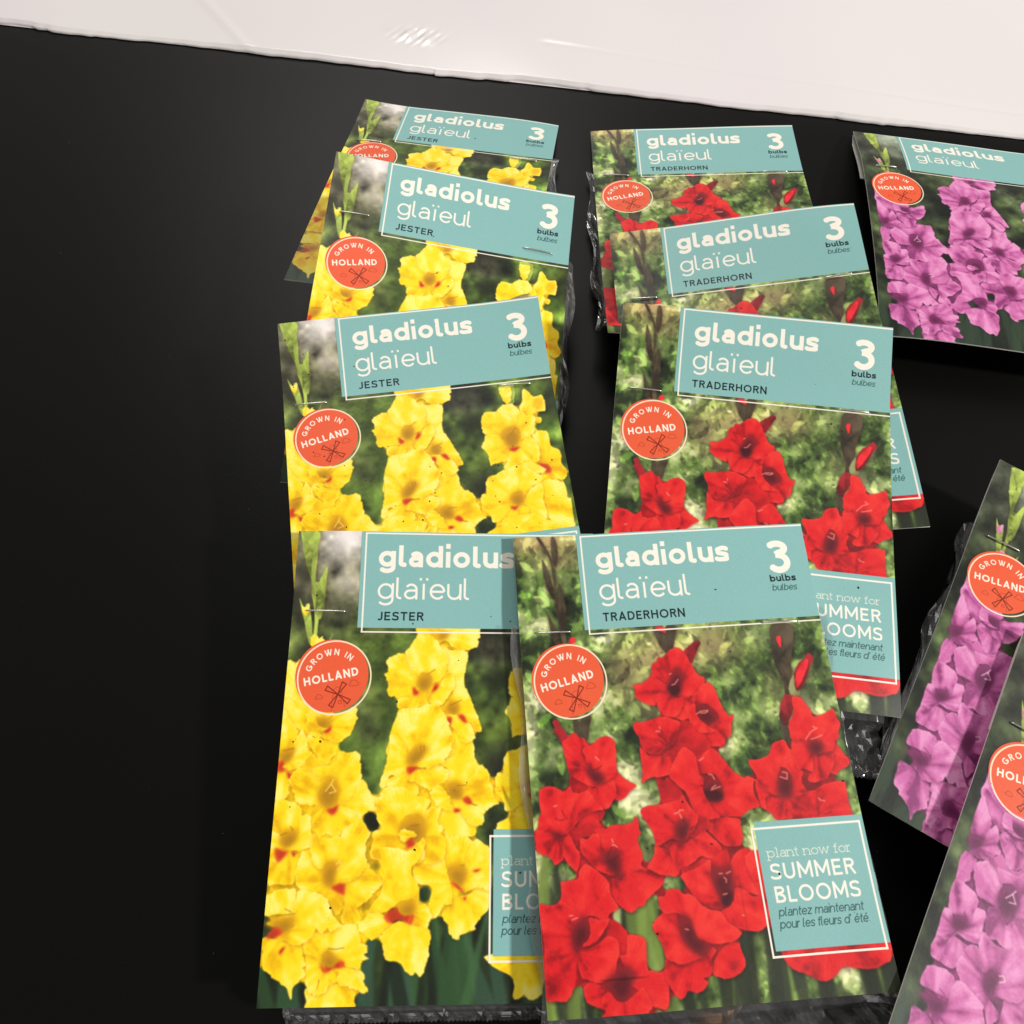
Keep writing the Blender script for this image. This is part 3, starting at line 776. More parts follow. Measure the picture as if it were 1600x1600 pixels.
 ('R',[94.7,102.2]),
 ('p',[88.3,97.4,92.9,95.2,95.2,94.9,97.6,94,101.2,92.7,106.5,92.8,106.6,95.9,106.6,99.7,106.4,104,99.8,104.2,87.3,103.9]),
 ('w',[96.6,97.3,97,98.0]),
 ('w',[97.3,98.1,98.6,98.4]),
 ('n',[95.4,102.7,96.2,100.3]),
 ('n',[97.7,102.6,100,101.8]),
 ('R',[85.8,94.7]),
 ('p',[76.8,90,78,92.4,80.3,94.6,78.6,96.5,78.3,99.8,76.7,97.9,76.4,95.1,75.9,92.0]),
 ('p',[75.3,83.7,78.5,83.7,82.4,82.4,84.1,79.3,85.7,78.4,88.6,78,89.8,80.5,91.4,83.8,88.4,84.9,85.8,86.5,84.4,89.3,83.5,92.5,84,95.6,80.3,94.6,77.5,92.1,77.1,89.8,76.2,87.2,75.4,85.8]),
 ('R',[88,94.9]),
 ('p',[85.8,86.5,88.4,84.6,91.3,84,92.3,87.5,93.1,89.1,92,91.6,93,95,90.5,96.1,87.5,96.1,88.7,92.9,88.6,89.3,87.4,87.1]),
 ('t',[83.7,91.5,85.9,88.6,88.6,89.3,88.8,92.4,87.5,95.9,84.1,96.4,83.5,94.1]),
 ('w',[86,88.3,87.6,88.7,87.2,90.7,84.9,89.8]),
 ('n',[84.7,90.1,86,91.2,87.3,91.7]),
 ('R',[99.3,80.9]),
 ('p',[102.5,89.5,104.2,86.7,104.3,84.1,104.4,82.3,106.2,80.3,108.1,83.3,109.6,85.5,109.4,87.6,107.2,88.5,105.3,89.4,104.3,90.4]),
 ('p',[96.9,82.8,100,84.1,104.4,82.3,104.4,86.2,102.5,89.5,100.7,91.2,98.3,92,95.7,92.4,94.3,91.2,96.7,87.8,96.8,84.9]),
 ('p',[91.3,78.5,93.2,78.9,95.1,77.9,96.3,80.4,97,82.6,97.2,85.7,96.5,88.8,93.9,87.8,91.5,87.4,90.9,83.2,90.7,80.3]),
 ('p',[94.3,63.8,97.3,64.2,98.4,66.2,99.9,68.8,100.3,70.7,103.8,70.4,106,69.5,107.9,68.8,108.5,71.3,109.3,74,108.4,75.9,107.6,78.8,106.4,79.5,104.6,82.5,101.6,83.1,98.8,83.2,96.8,82.3,96.1,79.9,94.6,77.9,93.2,78.9,91.4,77.9,91,74.7,91.3,72.8,93.8,69.2]),
 ('t',[96.7,79.6,98.7,78.4,101.3,79.4,102.1,81.1,100.6,82.8,98.8,83.2,96.8,82.3]),
 ('w',[96.2,78.3,98.4,76,100.9,74.8]),
 ('w',[98.1,78.4,99.9,78,102.1,77.3]),
 ('w',[99.6,74.2,100.2,74.6]),
 ('R',[90.9,134.0]),
 ('p',[71.1,112,71.7,125.3,75.1,141.8,77.1,145.8,80.6,147.4,86.2,150.1,90.5,149,93.7,146.7,101.2,147.9,106.5,146.7,110,142.9,111.5,118.7]),
]
YEL = [
 ('g',[1,-0.2,7.4,-0.3,7.4,8,6,9.4,4.4,6,2.3,3.2]),
 ('g',[1,0.5,3.6,4.6,6,10.1,7,17.5,5.9,18.2,3.5,12.2,2.1,6.7]),
 ('g',[5.9,8,7.6,8,7.5,18.2,8.9,19.2,10.5,18.2,9.6,33.6,9.3,38.9,8.2,38.9,8.1,32.2,5.9,18.2]),
 ('g',[11.4,13.5,11.4,21.5,11.3,28.2,10.2,32.9,8.3,29.6,8.3,22.2,8.9,19.2]),
 ('g',[2.2,25.3,4,28.3,5.8,27.6,7.8,37.6,9,42.2,7,41.6,5.2,36.3,3.7,30.9]),
 ('y',[3.2,28.3,4.6,28.4,5.8,27.1,5.9,30.3,4.7,31.6]),
 ('g',[15,37.5,14.7,39.5,13.9,40.7]),
 ('y',[7.3,39.9,8,38.4,9.3,38.7,10.4,39.6,11.6,39,12.1,42.2,9,42.9,7.7,42.2]),
 ('R',[14.6,69.9]),
 ('p',[-0.6,48.5,1.8,47.9,3,49,4.5,47.4,9.5,53.8,12.2,60.4,17.1,65.8,8.6,69.1,-0.6,64.8,-0.7,58.3]),
 ('p',[-0.5,62.4,1.3,61,4.1,62.1,8.2,64.2,9.1,69.1,9.9,72.3,6.6,71.7,3.3,68.6,-0.2,65.9]),
 ('p',[10.2,71.7,13.2,72.8,15,74.4,18.9,75.4,19.3,77.5,18.1,80.4,16.7,82.2,15.3,82.5,13.7,81.7,12.1,79.1,10.6,77,9,74.4]),
 ('p',[16.3,67.2,20.9,65.3,24.6,63.4,25.4,64.7,25.1,66.1,25.7,67.2,25.2,68.5,24.1,71.7,22.3,73.8,20,75.4,17.2,74.9,14.7,74.1,14.3,72.8,16.9,71.5,16.8,69.6]),
 ('t',[11.4,67.2,15.5,67.2,16.8,69.6,15.2,70.7,13,70.4,12,69.1]),
 ('p',[8.3,65.6,11.1,66.7,12.2,69.6,14.7,70.7,16.3,70.7,13.9,71.5,12,71.2,9,70.4,8.2,68.5]),
 ('m',[16.8,69.9,16.8,71.5,15.4,72.5,14.3,72,15.8,70.9]),
 ('n',[10.6,73.3,11.7,73.9]),
 ('n',[13.3,73.6,14.7,74.6]),
 ('R',[2.6,81.2]),
 ('p',[-0.3,64.5,3.3,68.6,5.5,71.7,5,75.4,4.7,77,0.2,78.1,-0.6,74.4]),
 ('p',[-0.4,85,3.5,84.8,4.6,85.3,4.6,88.1,3.9,89.9,4.2,92.4,0.3,94.9]),
 ('p',[4.8,75.7,5.7,73.3,7.1,71.2,9,74.6,9.2,77,11,79.1,9.5,80.7,8.6,82.7,6.1,84,3.4,84.4,1.3,84,3.2,82,4.6,79.6]),
 ('t',[0.2,78.6,4.7,77,4.8,79.1,3.2,81.7,1.1,82.2]),
 ('m',[-0.2,82.2,1.3,81.2,2,82.2,1.3,83.8,3.4,84.4,0,85.0]),
 ('m',[3.1,85,4.6,85.8,4,87.6]),
 ('n',[1.2,78.1,4.7,77.3]),
 ('R',[17.6,94.5]),
 ('p',[4.4,86.3,6.6,84,9.2,83.2,11.9,83.5,14.4,87.4,14,92.4,16.4,96.2,14.5,95.4,10.8,95.4,7.6,94.9,6.3,92.4,4.4,88.6]),
 ('k',[8.5,83.8,9.6,80.9,11.6,79.1,14,82,15.9,82.5,18.2,80.9,19.4,78.6,21.8,78.8,20.8,83.8,16.9,84.8]),
 ('p',[11.4,84,14.1,83.2,17.3,83,19.3,81.2,20.2,78.7,24,78.8,25.9,78.3,27.3,79.6,27.4,81.7,28,83,27.9,85.3,28.3,87.9,27.9,89.9,26.2,92.5,23.4,94.2,20.8,94.7,21.1,91.2,19.7,87.4,17,86.1,13.8,87.4]),
 ('p',[28.1,87.9,29.7,88.2,30.6,90.2,32.1,92.2,33.5,93.5,33.3,95,33.7,97,32.1,97.5,31,97.3,29.3,99,28,100,21.2,97,21.1,95,23.4,94.2,26.2,92.5]),
 ('p',[17.2,97,19.2,98.7,21.1,96,25.7,97,28.3,100,29.1,100.5,23.5,103.2,22.3,104.9,20,105.4,17.5,104.4,15.8,105.3,13.6,103.9,12.4,99.4,12.5,96.9,14.7,95.2]),
 ('t',[14,92.4,14.6,89.9,17,86.9,19.7,87.4,21.1,91.2,20.5,94.5,19.3,96.2,17.2,96.7,15,94.9]),
 ('m',[17.2,97,19.3,96.5,21.1,95.5,20.7,97.5,19.2,98.7]),
 ('w',[18.9,87.4,18.2,88.9,16.5,91.2]),
 ('w',[18.2,88.9,20,91.2,17.9,91.8]),
 ('R',[5.6,108.2]),
 ('p',[0.1,94.4,4.3,94.2,7,94.9,8.8,96.9,9.2,101.9,8.4,104.8,2.7,104.8,0.1,101.8]),
 ('p',[-0.3,104.3,2.7,104.8,5.2,108.9,5.1,110.6,3,113,0,113.4]),
 ('p',[-0.1,113,3,113,5.1,110.6,7.9,110.6,11.1,111.4,9.3,115.4,7.6,119.4,1.5,119.6,-0.1,118.7]),
 ('p',[9,98.9,11.6,98.4,12.5,100.2,12.5,103.4,13.5,105.8,13.9,107.8,10.9,109.2,7,109.4,5.2,108.9,7.1,107.2,8.5,105.1,8.7,101.9]),
 ('t',[2.7,105.3,6.4,102.8,8.4,104.3,8,106.3,5.6,108.4,3.5,108.2]),
 ('m',[1.4,108.7,4.4,109.6,5.7,109.7,4.4,111.8,2.7,113,1.6,111.1]),
 ('m',[7.1,109.9,8.1,110.1,8,111.4,7.2,111.1]),
 ('n',[5.8,102.1,6.7,103.3]),
 ('n',[2.7,104.8,4.7,104.1]),
 ('R',[20.6,118.4]),
 ('p',[10,110.6,13.3,109.7,15.1,113.6,17.4,116.4,18.1,119.3,20.3,121,24.6,123.4,24.5,125.9,22.7,128.7,19.8,124.2,14.6,122.8,10.9,121.1,8.5,117.3]),
 ('p',[31.5,113.2,32.5,113.9,32.9,115.4,34.5,116.1,35.6,117.3,37,119,36.5,120.6,34.5,122,33.6,123.4,31.4,125.5,28.9,126.4,30,128.3,30.4,130.4,27.9,131.5,24.3,130.5,25.3,125.9,25.2,120.8,24.8,119.1,28.9,117.5]),
 ('p',[13.1,104.4,15.8,105.3,18.4,105.8,22.3,104.9,23.5,102.9,28.6,100.5,29.6,100.5,31.4,103,32,105.2,31.1,107.1,31.1,110.8,31.5,113.2,30.6,115.6,28.9,117.5,25.8,118.9,23,119.3,21.5,119.6,21.6,114.1,18.5,113.1,17.3,115.3,14.9,114,13.3,110.7,12.9,108.0]),
 ('t',[18,113.6,20.2,112.6,22.4,113.4,21.5,116.5,21.5,119.6,20.3,120.7,18.1,119.3,17.5,116.4]),
 ('m',[20.6,120.7,22,119.8,24.8,119.4,25,121.2,24.6,122.9]),
 ('w',[21.6,113.6,22.8,112.9,23.7,114.1,22.2,115.3]),
 ('R',[20.6,142.3]),
 ('p',[14.7,149.1,16.5,150.6,17.8,151.1,20.7,150.2,22,148.3,25.3,148.3,28.6,149.3,30.2,151.3,29.7,152.4,29.4,155,16.1,155,15,152.8]),
 ('p',[27.5,143.7,31,144.4,32.6,145.6,32.7,147.1,31.4,147.3,29.8,145.5]),
 ('p',[13.1,136.3,16.5,134.1,18,133.7,21.2,133.5,24.1,131.5,28.7,131.7,30.3,133.4,30.8,136.1,31.3,137,33.1,137.5,33.2,139.3,32,140,33.6,141.1,32.8,141.6,31.4,142,31,143.8,26.7,143.3,23.5,140.5,20.8,138.7,19.2,140,18.6,142.5,16.5,141.3,13.4,139.5]),
 ('p',[14.1,139.1,17.2,140.4,18.6,142.7,19.5,144.5,18.3,148,17.8,151.1,16.5,150.6,15.2,149.7,14.4,145.8]),
 ('p',[19.3,144.9,22.7,144.1,24.7,144.3,24.4,147.2,22,148.3,20.7,150.2,17.8,151.1,18.8,147.6]),
 ('p',[24.7,144.3,27.5,143.7,29.8,145.1,31.9,147.3,34,149.6,33.6,150.5,32.4,150.8,30.3,149.7,27.8,149,24.7,147.9]),
 ('t',[18.9,142.5,19.2,140,20.8,138.5,23.5,140.5,25.1,141.7,22.7,143.4,20.5,143.8]),
 ('m',[18.7,142.9,20.5,143.8,23.2,143.2,24.3,141.9,25.8,141.7,26.4,142.8,25.4,143.7,22.7,143.7,21,145,19.5,144.5]),
 ('n',[20.8,138.2,23.3,138.4,25.8,138.0]),
 ('R',[6.6,133.1]),
 ('p',[0.3,122.9,4.2,121,8.8,121.1,9.6,124.1,9.7,128.8,9.4,131.1,4.9,128.3,0.1,128.4]),
 ('p',[0,135.3,4.3,135.3,9.2,137,12.2,137.7,13.1,139.5,13.3,141.3,14.1,142.6,13.5,143.5,14.1,145.3,12.1,147.5,10.7,149,10.5,151.8,9.9,151.6,9,149.4,7.7,148.1,5.6,146.9,3.8,146,3.2,144.9,0.6,143.3,0.4,138.9]),
 ('p',[9.5,123.7,10.9,121.1,14.5,121.8,19.2,123.8,20.4,125.9,22.7,129.6,24.1,131.5,22.9,132.6,21.2,133.5,20.1,132.3,19.2,133.5,18,133.7,16.3,132.3,16,134.1,14.1,135.9,12.2,136.8,9.2,137,5.5,135.1,6.1,133.8,8.8,132.2,9.6,130.4]),
 ('t',[0.8,130.7,8.7,128.8,9.6,129.9,8.8,132.2,6.1,133.8,4,132.1]),
 ('m',[1,134.9,2.5,132.8,3.9,131.8,5.8,132.8,6,133.8,4.2,134.9,2.5,135.1]),
 ('m',[5.4,138.9,6.7,137.6,7.5,137.6,5.9,139.8]),
 ('n',[3.7,128.7,9.4,128.1]),
 ('n',[6.2,126.7,8.4,127.6]),
 ('R',[54.2,37.9]),
 ('p',[44.6,35.9,46.3,33.6,54.4,31.7,66.1,33.4,67.8,36,67.9,38.9,67,39.5,67.3,41.5,66.8,42.4,65.3,42.7,63,43.6,60.4,43,58.1,42.2,56,40.5,54.6,40.2,52.6,41.4,51.4,39.4,49.3,38.2,45.9,38.2]),
 ('t',[52.5,37.9,54.5,36.7,57.1,37.6,55.4,39,53.4,39.9]),
 ('R',[48.3,56.4]),
 ('p',[53.5,42.2,57.6,43.4,61,43.6,62.7,43.6,63.6,45,63.4,47.9,62.6,51.3,62.4,53.5,62.7,56.9,63.3,58,59,58,57.8,53,56.6,50.8,55.9,46.8]),
 ('p',[44.4,39.7,45.9,38.2,49.3,38.2,51.7,39.6,54.1,42.5,55.9,44.8,56.5,47.7,56,50.8,54.4,53.6,51.1,55.6,50.4,52.5,47.8,51.4,45.9,53.1,43.6,52.5,41.3,45.8,42.6,42.6]),
 ('p',[41.3,45.8,39.9,44.9,38.2,45.1,36.2,46.1,34.9,47.2,34.6,48.4,35.4,49.5,35.4,51.5,34,52.3,35.2,53.7,35.8,56.5,35.3,58,36.6,59.8,38.3,59.9,39.8,60.9,43.9,59.8,44.9,57,46.5,53.6,43.6,51.1]),
 ('p',[53.6,56.1,55,53.9,56.3,51.3,58.6,52.4,59,56.9,57.4,58.9,55.2,62.5,51.3,62.5,50.1,60.8,51.1,58.1]),
 ('p',[39.3,62,39.5,60.6,41.7,60.3,45,59.7,47.8,58.1,50.6,57.2,50.1,60.3,49.3,62.2,45.8,63.9,42.5,65.2,40.2,64.4,39,62.8]),
 ('t',[45.8,54.2,47.6,52.2,50.7,52.5,50.8,56.4,47.8,58.1,46,56.4]),
 ('m',[44.3,56.4,46.1,58.1,46.9,58.1,45.9,59.5,44.6,59.2]),
 ('m',[51.1,57.8,52.2,55.6,53.6,55.8,52.8,57.5,51.2,58.5]),
 ('n',[49.3,52.2,52,50.5]),
 ('R',[57.5,65.7]),
 ('p',[55.5,63.6,57.4,60.2,59.6,58,63,56.9,64.2,59.4,65.3,61.6,66.5,64.6,67.7,67.6,68.8,70.6,68.5,71.6,66.6,71.7,65.2,68.7,63.2,68.2,60.3,65.7,58.1,65.7,55.8,64.6]),
 ('t',[56.1,64.4,57.7,61.3,60.8,62.4,60.3,65.7,58.1,65.7]),
 ('R',[59.3,92.1]),
 ('p',[58.6,75.1,61.6,74.9,65.3,75.1,66.3,76.7,66.4,79.9,67.9,83.6,64.1,88,61.4,91.6,57.6,91.5,55.9,86.9,57.7,84.9,55.2,82.2,57.3,79.9]),
 ('R',[57.5,65.7]),
 ('p',[55.6,66.5,58.1,66,60.4,66.3,63.2,68.4,64.9,69.5,66.6,73,66.1,74.3,64.4,75.4,61.6,74.9,61.1,73,59.6,71.4,57.6,69.2]),
 ('m',[60.4,66.5,62.3,66,63.5,68.2,62.9,69.0]),
 ('m',[56.5,67.1,58.4,67.1,57.9,69.8]),
 ('n',[57.5,63,61.7,61.1]),
 ('R',[46.5,82.2]),
 ('p',[40.2,64.4,45.8,63.9,49.6,62.5,53.8,63,55.9,66.3,57.6,69.8,59.1,74.3,58.4,79.6,50.2,80.2,36.8,80.1,37.4,74.4,37.3,72.2,38.7,68.2]),
 ('p',[37.3,72.8,42.4,75.7,43.1,79.1,43.5,83.5,42.3,85.9,37.7,86.4,37.5,87.9,36.5,90,34.6,89.7,34.6,88.2,35.5,85.3,36.4,81.7,37.3,77.5]),
 ('p',[37,89.4,38,86.9,43.4,85.9,44.8,87.9,46.7,89,47.9,92,45.3,92.5,42.5,91,38.4,90.5]),
 ('p',[43.6,85.9,47.6,84.3,52.5,83.3,55.8,83.3,57.8,85.4,56.7,88,53.8,89.2,51.7,90.8,49.5,90,46.7,88.4,44.5,87.9]),
 ('p',[58.8,72.7,58.6,76.5,57.6,79.6,55.5,82,52.5,83.3,48.7,83.8,45.9,82.5,49.1,79.9,51.2,77,52.8,75.4]),
 ('t',[43.4,79.9,47.3,75.9,50.4,77.3,48.6,80.2,45.7,82.8,43.8,83.0]),
 ('m',[43.5,83.5,47.3,83.4,46.6,84.3,44.2,85.9]),
 ('n',[47.9,76.7,48.3,78.8]),
 ('n',[49,76.5,49.1,78.3]),
 ('R',[59.6,92.6]),
 ('p',[67.6,83.8,69,82.8,70.1,83.8,71.7,85.9,71.7,88,72.9,90.8,73.4,93.4,74.8,95.2,73.2,95.9,71,97.2,69.7,97.2,65.6,94.6,62.8,93.6,62,91,64.6,87.5]),
 ('p',[54.4,100.9,55.4,96.6,59.4,96.1,62.9,98.1,64.9,101.2,66.8,102.4,67.1,105.1,63.1,105.6,57.8,106.1,56.3,102.6]),
 ('p',[59.1,93.6,62.6,94.1,65.6,95.4,70.2,97.2,69.7,99.2,70,100.9,68.9,101.9,66.5,102.2,63.8,100.2,61.6,97.6,59.4,96.1]),
 ('t',[57,89,61.4,88.2,62.8,91,62,93.6,59,93.3,57.9,92.1]),
 ('p',[51.7,91.5,54.3,89.2,56.5,90.8,58.2,93.3,58.8,95.4,59.4,97.1,55.1,96.6,52.9,94.6]),
 ('m',[62.6,94.1,64.2,92.8,65.8,94.4,65.8,95.1,64.5,95.6]),
 ('m',[59.7,97.4,60.5,96.6,62.4,97.4,60.2,98.1]),
 ('n',[60.6,89.5,63.8,89.3]),
 ('R',[61.3,119.2]),
 ('p',[54.4,110.7,57.5,106.4,63.3,105.4,66.6,107.6,65.5,112.1,63.5,114,60,114.2,58,115.5,56,114.7]),
 ('p',[59.7,125.5,60.8,123.9,65.1,122.9,68,120.9,72,120.9,72,126.4,69.5,129.7,67.3,132.2,67.4,133.4,62.8,134.7,62.4,136.1,61.1,136,59.1,134.2,58.4,131.6,56.6,128.5]),
 ('p',[65.2,108.9,67.2,106.5,70.7,108.1,71.9,109.8,72.3,120.9,70,121.4,67.4,120.9,64.8,122.2,62.2,121.3,63.3,119.3,63.5,114.8]),
 ('t',[58,115.3,60.6,114.2,63.5,114.5,64.7,116.6,63.6,119.3,62.5,120.8,59.5,118.7]),
 ('p',[46.8,116,50.6,109.6,56.2,110.7,57.7,115,58.7,118.7,59.6,120.8,59.7,125.5,56.9,126.5,55.2,129.3,53,130,52,127,53,120.7,48.6,119.7]),
 ('m',[59,119,60.4,119.5,62.2,120.8,64.2,122.4,61.6,121.3]),
 ('m',[66.1,115.9,69.3,115.4,67.6,116.4]),
 ('m',[63.4,124,64.3,123.7,64.1,125.0]),
 ('R',[47.4,105.3]),
 ('p',[34.8,93,33.5,93.2,33.2,93.8,33.8,98.3,35,101.3,36.1,102.5,35.1,103.6,33.8,103.5,33,104.5,33.2,106.9,32.5,109.3,32.4,110.8,34.5,112.3,40.9,113.3,44,108.2,41.7,104,42.4,100.3,45.5,98.3,49.5,99.1,50.4,102.1,50.8,97.1,51.8,94.1,48,92.8,42.5,90.2,36.5,90.2,35,91.5]),
 ('p',[50.7,102.1,50.8,97.3,53.5,96.1,55.4,96.6,54.4,100.9,56.3,102.6,55.8,104.6,57.2,107.1,57.1,111,54,113.4,50.3,113.3,50.1,107.0]),
 ('t',[42.9,100.8,47.1,98.6,49.8,99.8,50.8,104.1,49.5,106.5,47,108.2,44.3,108,42.1,105.5,41.6,102.8]),
 ('p',[42.2,103.3,44.9,103.4,47.2,104.5,47.4,105.5,45.8,105.8,44.3,107,42.1,106.0]),
 ('p',[45.1,109.2,47.5,107.7,50,105.8,50.4,108.2,49.8,112.9,45.6,112.8]),
 ('m',[44.3,107,45.5,105.8,47.2,107.7,44.9,109.2]),
 ('n',[45.6,102.1,48.3,101.8]),
 ('R',[45.6,127.9]),
 ('p',[32.5,111.1,33.2,109.5,37.2,108.5,44.8,109.6,49.4,108.5,48.7,112.3,46.2,115.2,47.7,118.6,49,121.7,48.9,126.4,47.7,124.3,43.7,124.5,40.4,126.8,37.1,128.3,33.1,128.3,34.4,125,36.5,122.7,37.2,118.5,37,115.4,35.1,112.4,33.4,112.2]),
 ('p',[47.8,128.4,49.4,125.9,51.7,126.2,53.3,129,53,130.3,52,132.6,53.2,134.9,52.6,136.6,50.3,133.6,47.4,131.5]),
 ('p',[29.9,130.8,31.6,130.3,32.4,129.3,33.1,128.3,37.7,128.6,40,130.9,39,132.9,37.1,134.4,35,135.9,33,135.1,31.2,133.6,30.1,133.1]),
 ('p',[37.1,134.7,39.6,132.4,42.3,130.9,46.8,131.7,50.3,132.5,52.3,133.1,53.3,134.9,52.7,137.9,52.5,141.4,51.5,144.6,50.2,146.5,48.8,145.3,47.7,146,45.7,145,43.4,142.5,39.2,141.4,38.2,138.7,37.5,136.4]),
 ('t',[42.7,128.1,43.2,125.8,47.1,124.3,48,126.4,47.8,128.4,45.6,128.9]),
 ('m',[38,129.1,41.5,126.6,42.7,127.9,44.5,129.2,47.6,128.7,47.4,130.5,46.6,131.7,44,130.4,41.7,130.4,39.8,131.2]),
 ('g',[88.1,37.5,93,38.1,94,40.1,93,46.6,90.7,48.1,88,44.1]),
 ('y',[87.8,39.4,92.4,39.5,92.2,43.7,90.9,46.8,89.3,46.5,87.8,42.6]),
 ('R',[90.4,64.4]),
 ('p',[94.8,50,96.4,46.1,97.1,41.9,98.4,41.4,99.8,43.2,101.2,45.3,104.2,44.7,105.2,46.3,105.6,49.1,104.6,52.2,101.3,52.2,99.8,53.9,102.9,55.2,102.3,57.4,100.6,56.7,97.2,54.5]),
 ('k',[100.9,47.1,102.7,45.9,104.3,46.6,104.3,49.4,101.9,50.9,100.5,49.4]),
 ('p',[85.5,50,87.5,47.7,89.2,47.2,92.1,47.4,93.8,49.4,94.8,51.4,95.5,55.2,94.1,58.6,91.4,57.4,89.2,52.5]),
 ('p',[78.4,53.9,79.1,51.2,81.4,49.7,85,50.2,89.3,52.1,91.7,55.6,91.3,58.3,86.3,58.5,85.4,62,79.6,59.9,78.3,57.0]),
 ('p',[79.6,59.9,85.1,61.5,87.3,65.8,87.7,68.5,86.4,71.9,83.5,72.8,81,72.9,79.7,73.6,79.3,71,78.9,67.8,76.9,64.9,78.4,62.9]),
 ('p',[94.5,50.9,97.4,53.1,100.2,53.9,100,57.6,99,61.5,96.2,63.4,93.4,63.5,93.3,58.5]),
 ('R',[101.1,76.5]),
 ('p',[97.9,63.2,99.4,61.6,102,60.8,104.3,61.8,104.7,64.5,104.9,68.1,108.1,71.2,107.7,76,109.2,79.3,108.4,82.7,104.9,83.1,102.8,81,103.3,77.6,101.2,75.6,98.1,75.2,99.4,71.8,99.1,66.0]),
 ('R',[90.4,64.4]),
 ('p',[88.2,68.2,92,67.3,94.1,64,97.5,63.6,99.2,65.6,99.8,71.9,98.2,74.3,94.3,73.4,90.1,74.6,86.6,75.9,84.7,75.2,86.4,72.3]),
 ('t',[85.7,60.2,90.2,57.2,93.2,59.4,92.4,64.7,90.4,67.1,88.3,67.3,86.4,63.9]),
 ('m',[87.9,67.2,92.4,66.9,89.7,68.8]),
 ('n',[89.7,60.8,91.7,58.3]),
 ('p',[92.2,74,95.9,73.6,98,75.6,101.8,77.4,99.8,79.4,95.5,78.8,93,76.7]),
 ('m',[97.7,74.7,102,76.1,103.3,78.1,102.6,79.7,99.8,79.8,101.6,78.3]),
 ('R',[87.8,89.8]),
 ('p',[98.3,83.9,100.9,82.5,106,83.6,107.6,86,107.9,91.2,109,91.8,108.4,99.7,108.5,103.4,103.8,103.6,99.1,98.4,98.9,90.0]),
 ('p',[76.6,81.9,77.8,78.6,80.8,77.7,84.1,76.4,86.7,75.4,91.6,74.8,97.4,79,99.5,81.5,96.7,83.7,92.3,86.1,90.3,88.8,90,85.8,85.9,86.5,84.7,88.9,80,88.7,76.5,85.3]),
 ('p',[74,86.2,76.5,85.3,80.1,88.3,85,89.4,84.9,92.7,81.7,96.1,78.8,97.3,77.2,97.5,76.4,94.5,73.8,90.8]),
 ('p',[90.4,90.9,93.1,86.2,98.3,83.9,98.2,92,98.6,96.7,96.5,99.7,91.2,98.2,91.3,92.8]),
 ('p',[81.2,96.8,84.9,92.7,87.2,93.5,91.3,92.8,91.5,101.5,90.7,106.4,81.6,105.1,81.2,99.3]),
 ('t',[85.3,87.7,89.2,85.7,90.8,88.5,90,90.9,87.1,91.8,85.4,89.4]),
 ('m',[84.7,91.9,87,92.2,88.3,91.5,86.4,93.8]),
 ('R',[85.9,101.3]),
 ('p',[73.8,103.8,75.1,101.2,78.3,99.6,82,96.6,90.3,95.8,96.8,98.3,98.7,110.3,85.8,110.2,75.1,106.2]),
 ('p',[95.5,101.3,98.2,99.1,103.1,102.7,104.2,105.7,98,104.9]),
 ('R',[81.5,140.4]),
 ('p',[71.9,140.6,72.2,143.1,75.3,145,79,146.7,80.2,149.4,79.6,152.6,81.4,153.1,83.3,152.1,85.1,153.5,88.1,152.7,89.4,149.5,91.3,143.1,87.7,139.8]),
]


def make_image(name, arr):
    im = bpy.data.images.new(name, NX, NY, alpha=False)
    px = np.ones((NY, NX, 4), np.float32)
    px[..., :3] = arr[::-1]
    im.pixels.foreach_set(px.ravel())
    im.update()
    im.pack()
    return im


# ================================================================ materials
def mat(name):
    m = bpy.data.materials.new(name)
    m.use_nodes = True
    return m, m.node_tree, m.node_tree.nodes['Principled BSDF']


def print_mat(name, arr):
    m, nt, b = mat(name)
    t = nt.nodes.new('ShaderNodeTexImage')
    t.image = make_image(name, arr)
    t.extension = 'EXTEND'
    # faint handling wear in the gloss coat
    n = nt.nodes.new('ShaderNodeTexNoise')
    n.inputs['Scale'].default_value = 60
    n.inputs['Detail'].default_value = 4
    tc = nt.nodes.new('ShaderNodeTexCoord')
    nt.links.new(tc.outputs['Object'], n.inputs['Vector'])
    r = nt.nodes.new('ShaderNodeMapRange')
    r.inputs['To Min'].default_value, r.inputs['To Max'].default_value = 0.32, 0.48
    nt.links.new(n.outputs['Fac'], r.inputs['Value'])
    nt.links.new(r.outputs['Result'], b.inputs['Roughness'])
    nt.links.new(t.outputs['Color'], b.inputs['Base Color'])
    b.inputs['Specular IOR Level'].default_value = 0.36
    bm = nt.nodes.new('ShaderNodeBump')
    bm.inputs['Strength'].default_value = 0.05
    bm.inputs['Distance'].default_value = 0.0004
    n2 = nt.nodes.new('ShaderNodeTexNoise')
    n2.inputs['Scale'].default_value = 900
    nt.links.new(tc.outputs['Object'], n2.inputs['Vector'])
    nt.links.new(n2.outputs['Fac'], bm.inputs['Height'])
    nt.links.new(bm.outputs['Normal'], b.inputs['Normal'])
    return m


M_PRINT = {'J': print_mat('print_yellow', art_yel()), 'R': print_mat('print_red', art_red()), 'P': print_mat('print_pink', art_pink())}

M_PAPER, _nt, _b = mat('card_board')
_b.inputs['Base Color'].default_value = (0.80, 0.78, 0.72, 1)
_b.inputs['Roughness'].default_value = 0.7

M_STEEL, _nt, _b = mat('staple_wire')
_b.inputs['Base Color'].default_value = (0.72, 0.70, 0.66, 1)
_b.inputs['Metallic'].default_value = 1.0
_b.inputs['Roughness'].default_value = 0.28

M_SOIL, _nt, _b = mat('dry_soil')
_b.inputs['Base Color'].default_value = (0.030, 0.020, 0.014, 1)
_b.inputs['Roughness'].default_value = 0.9

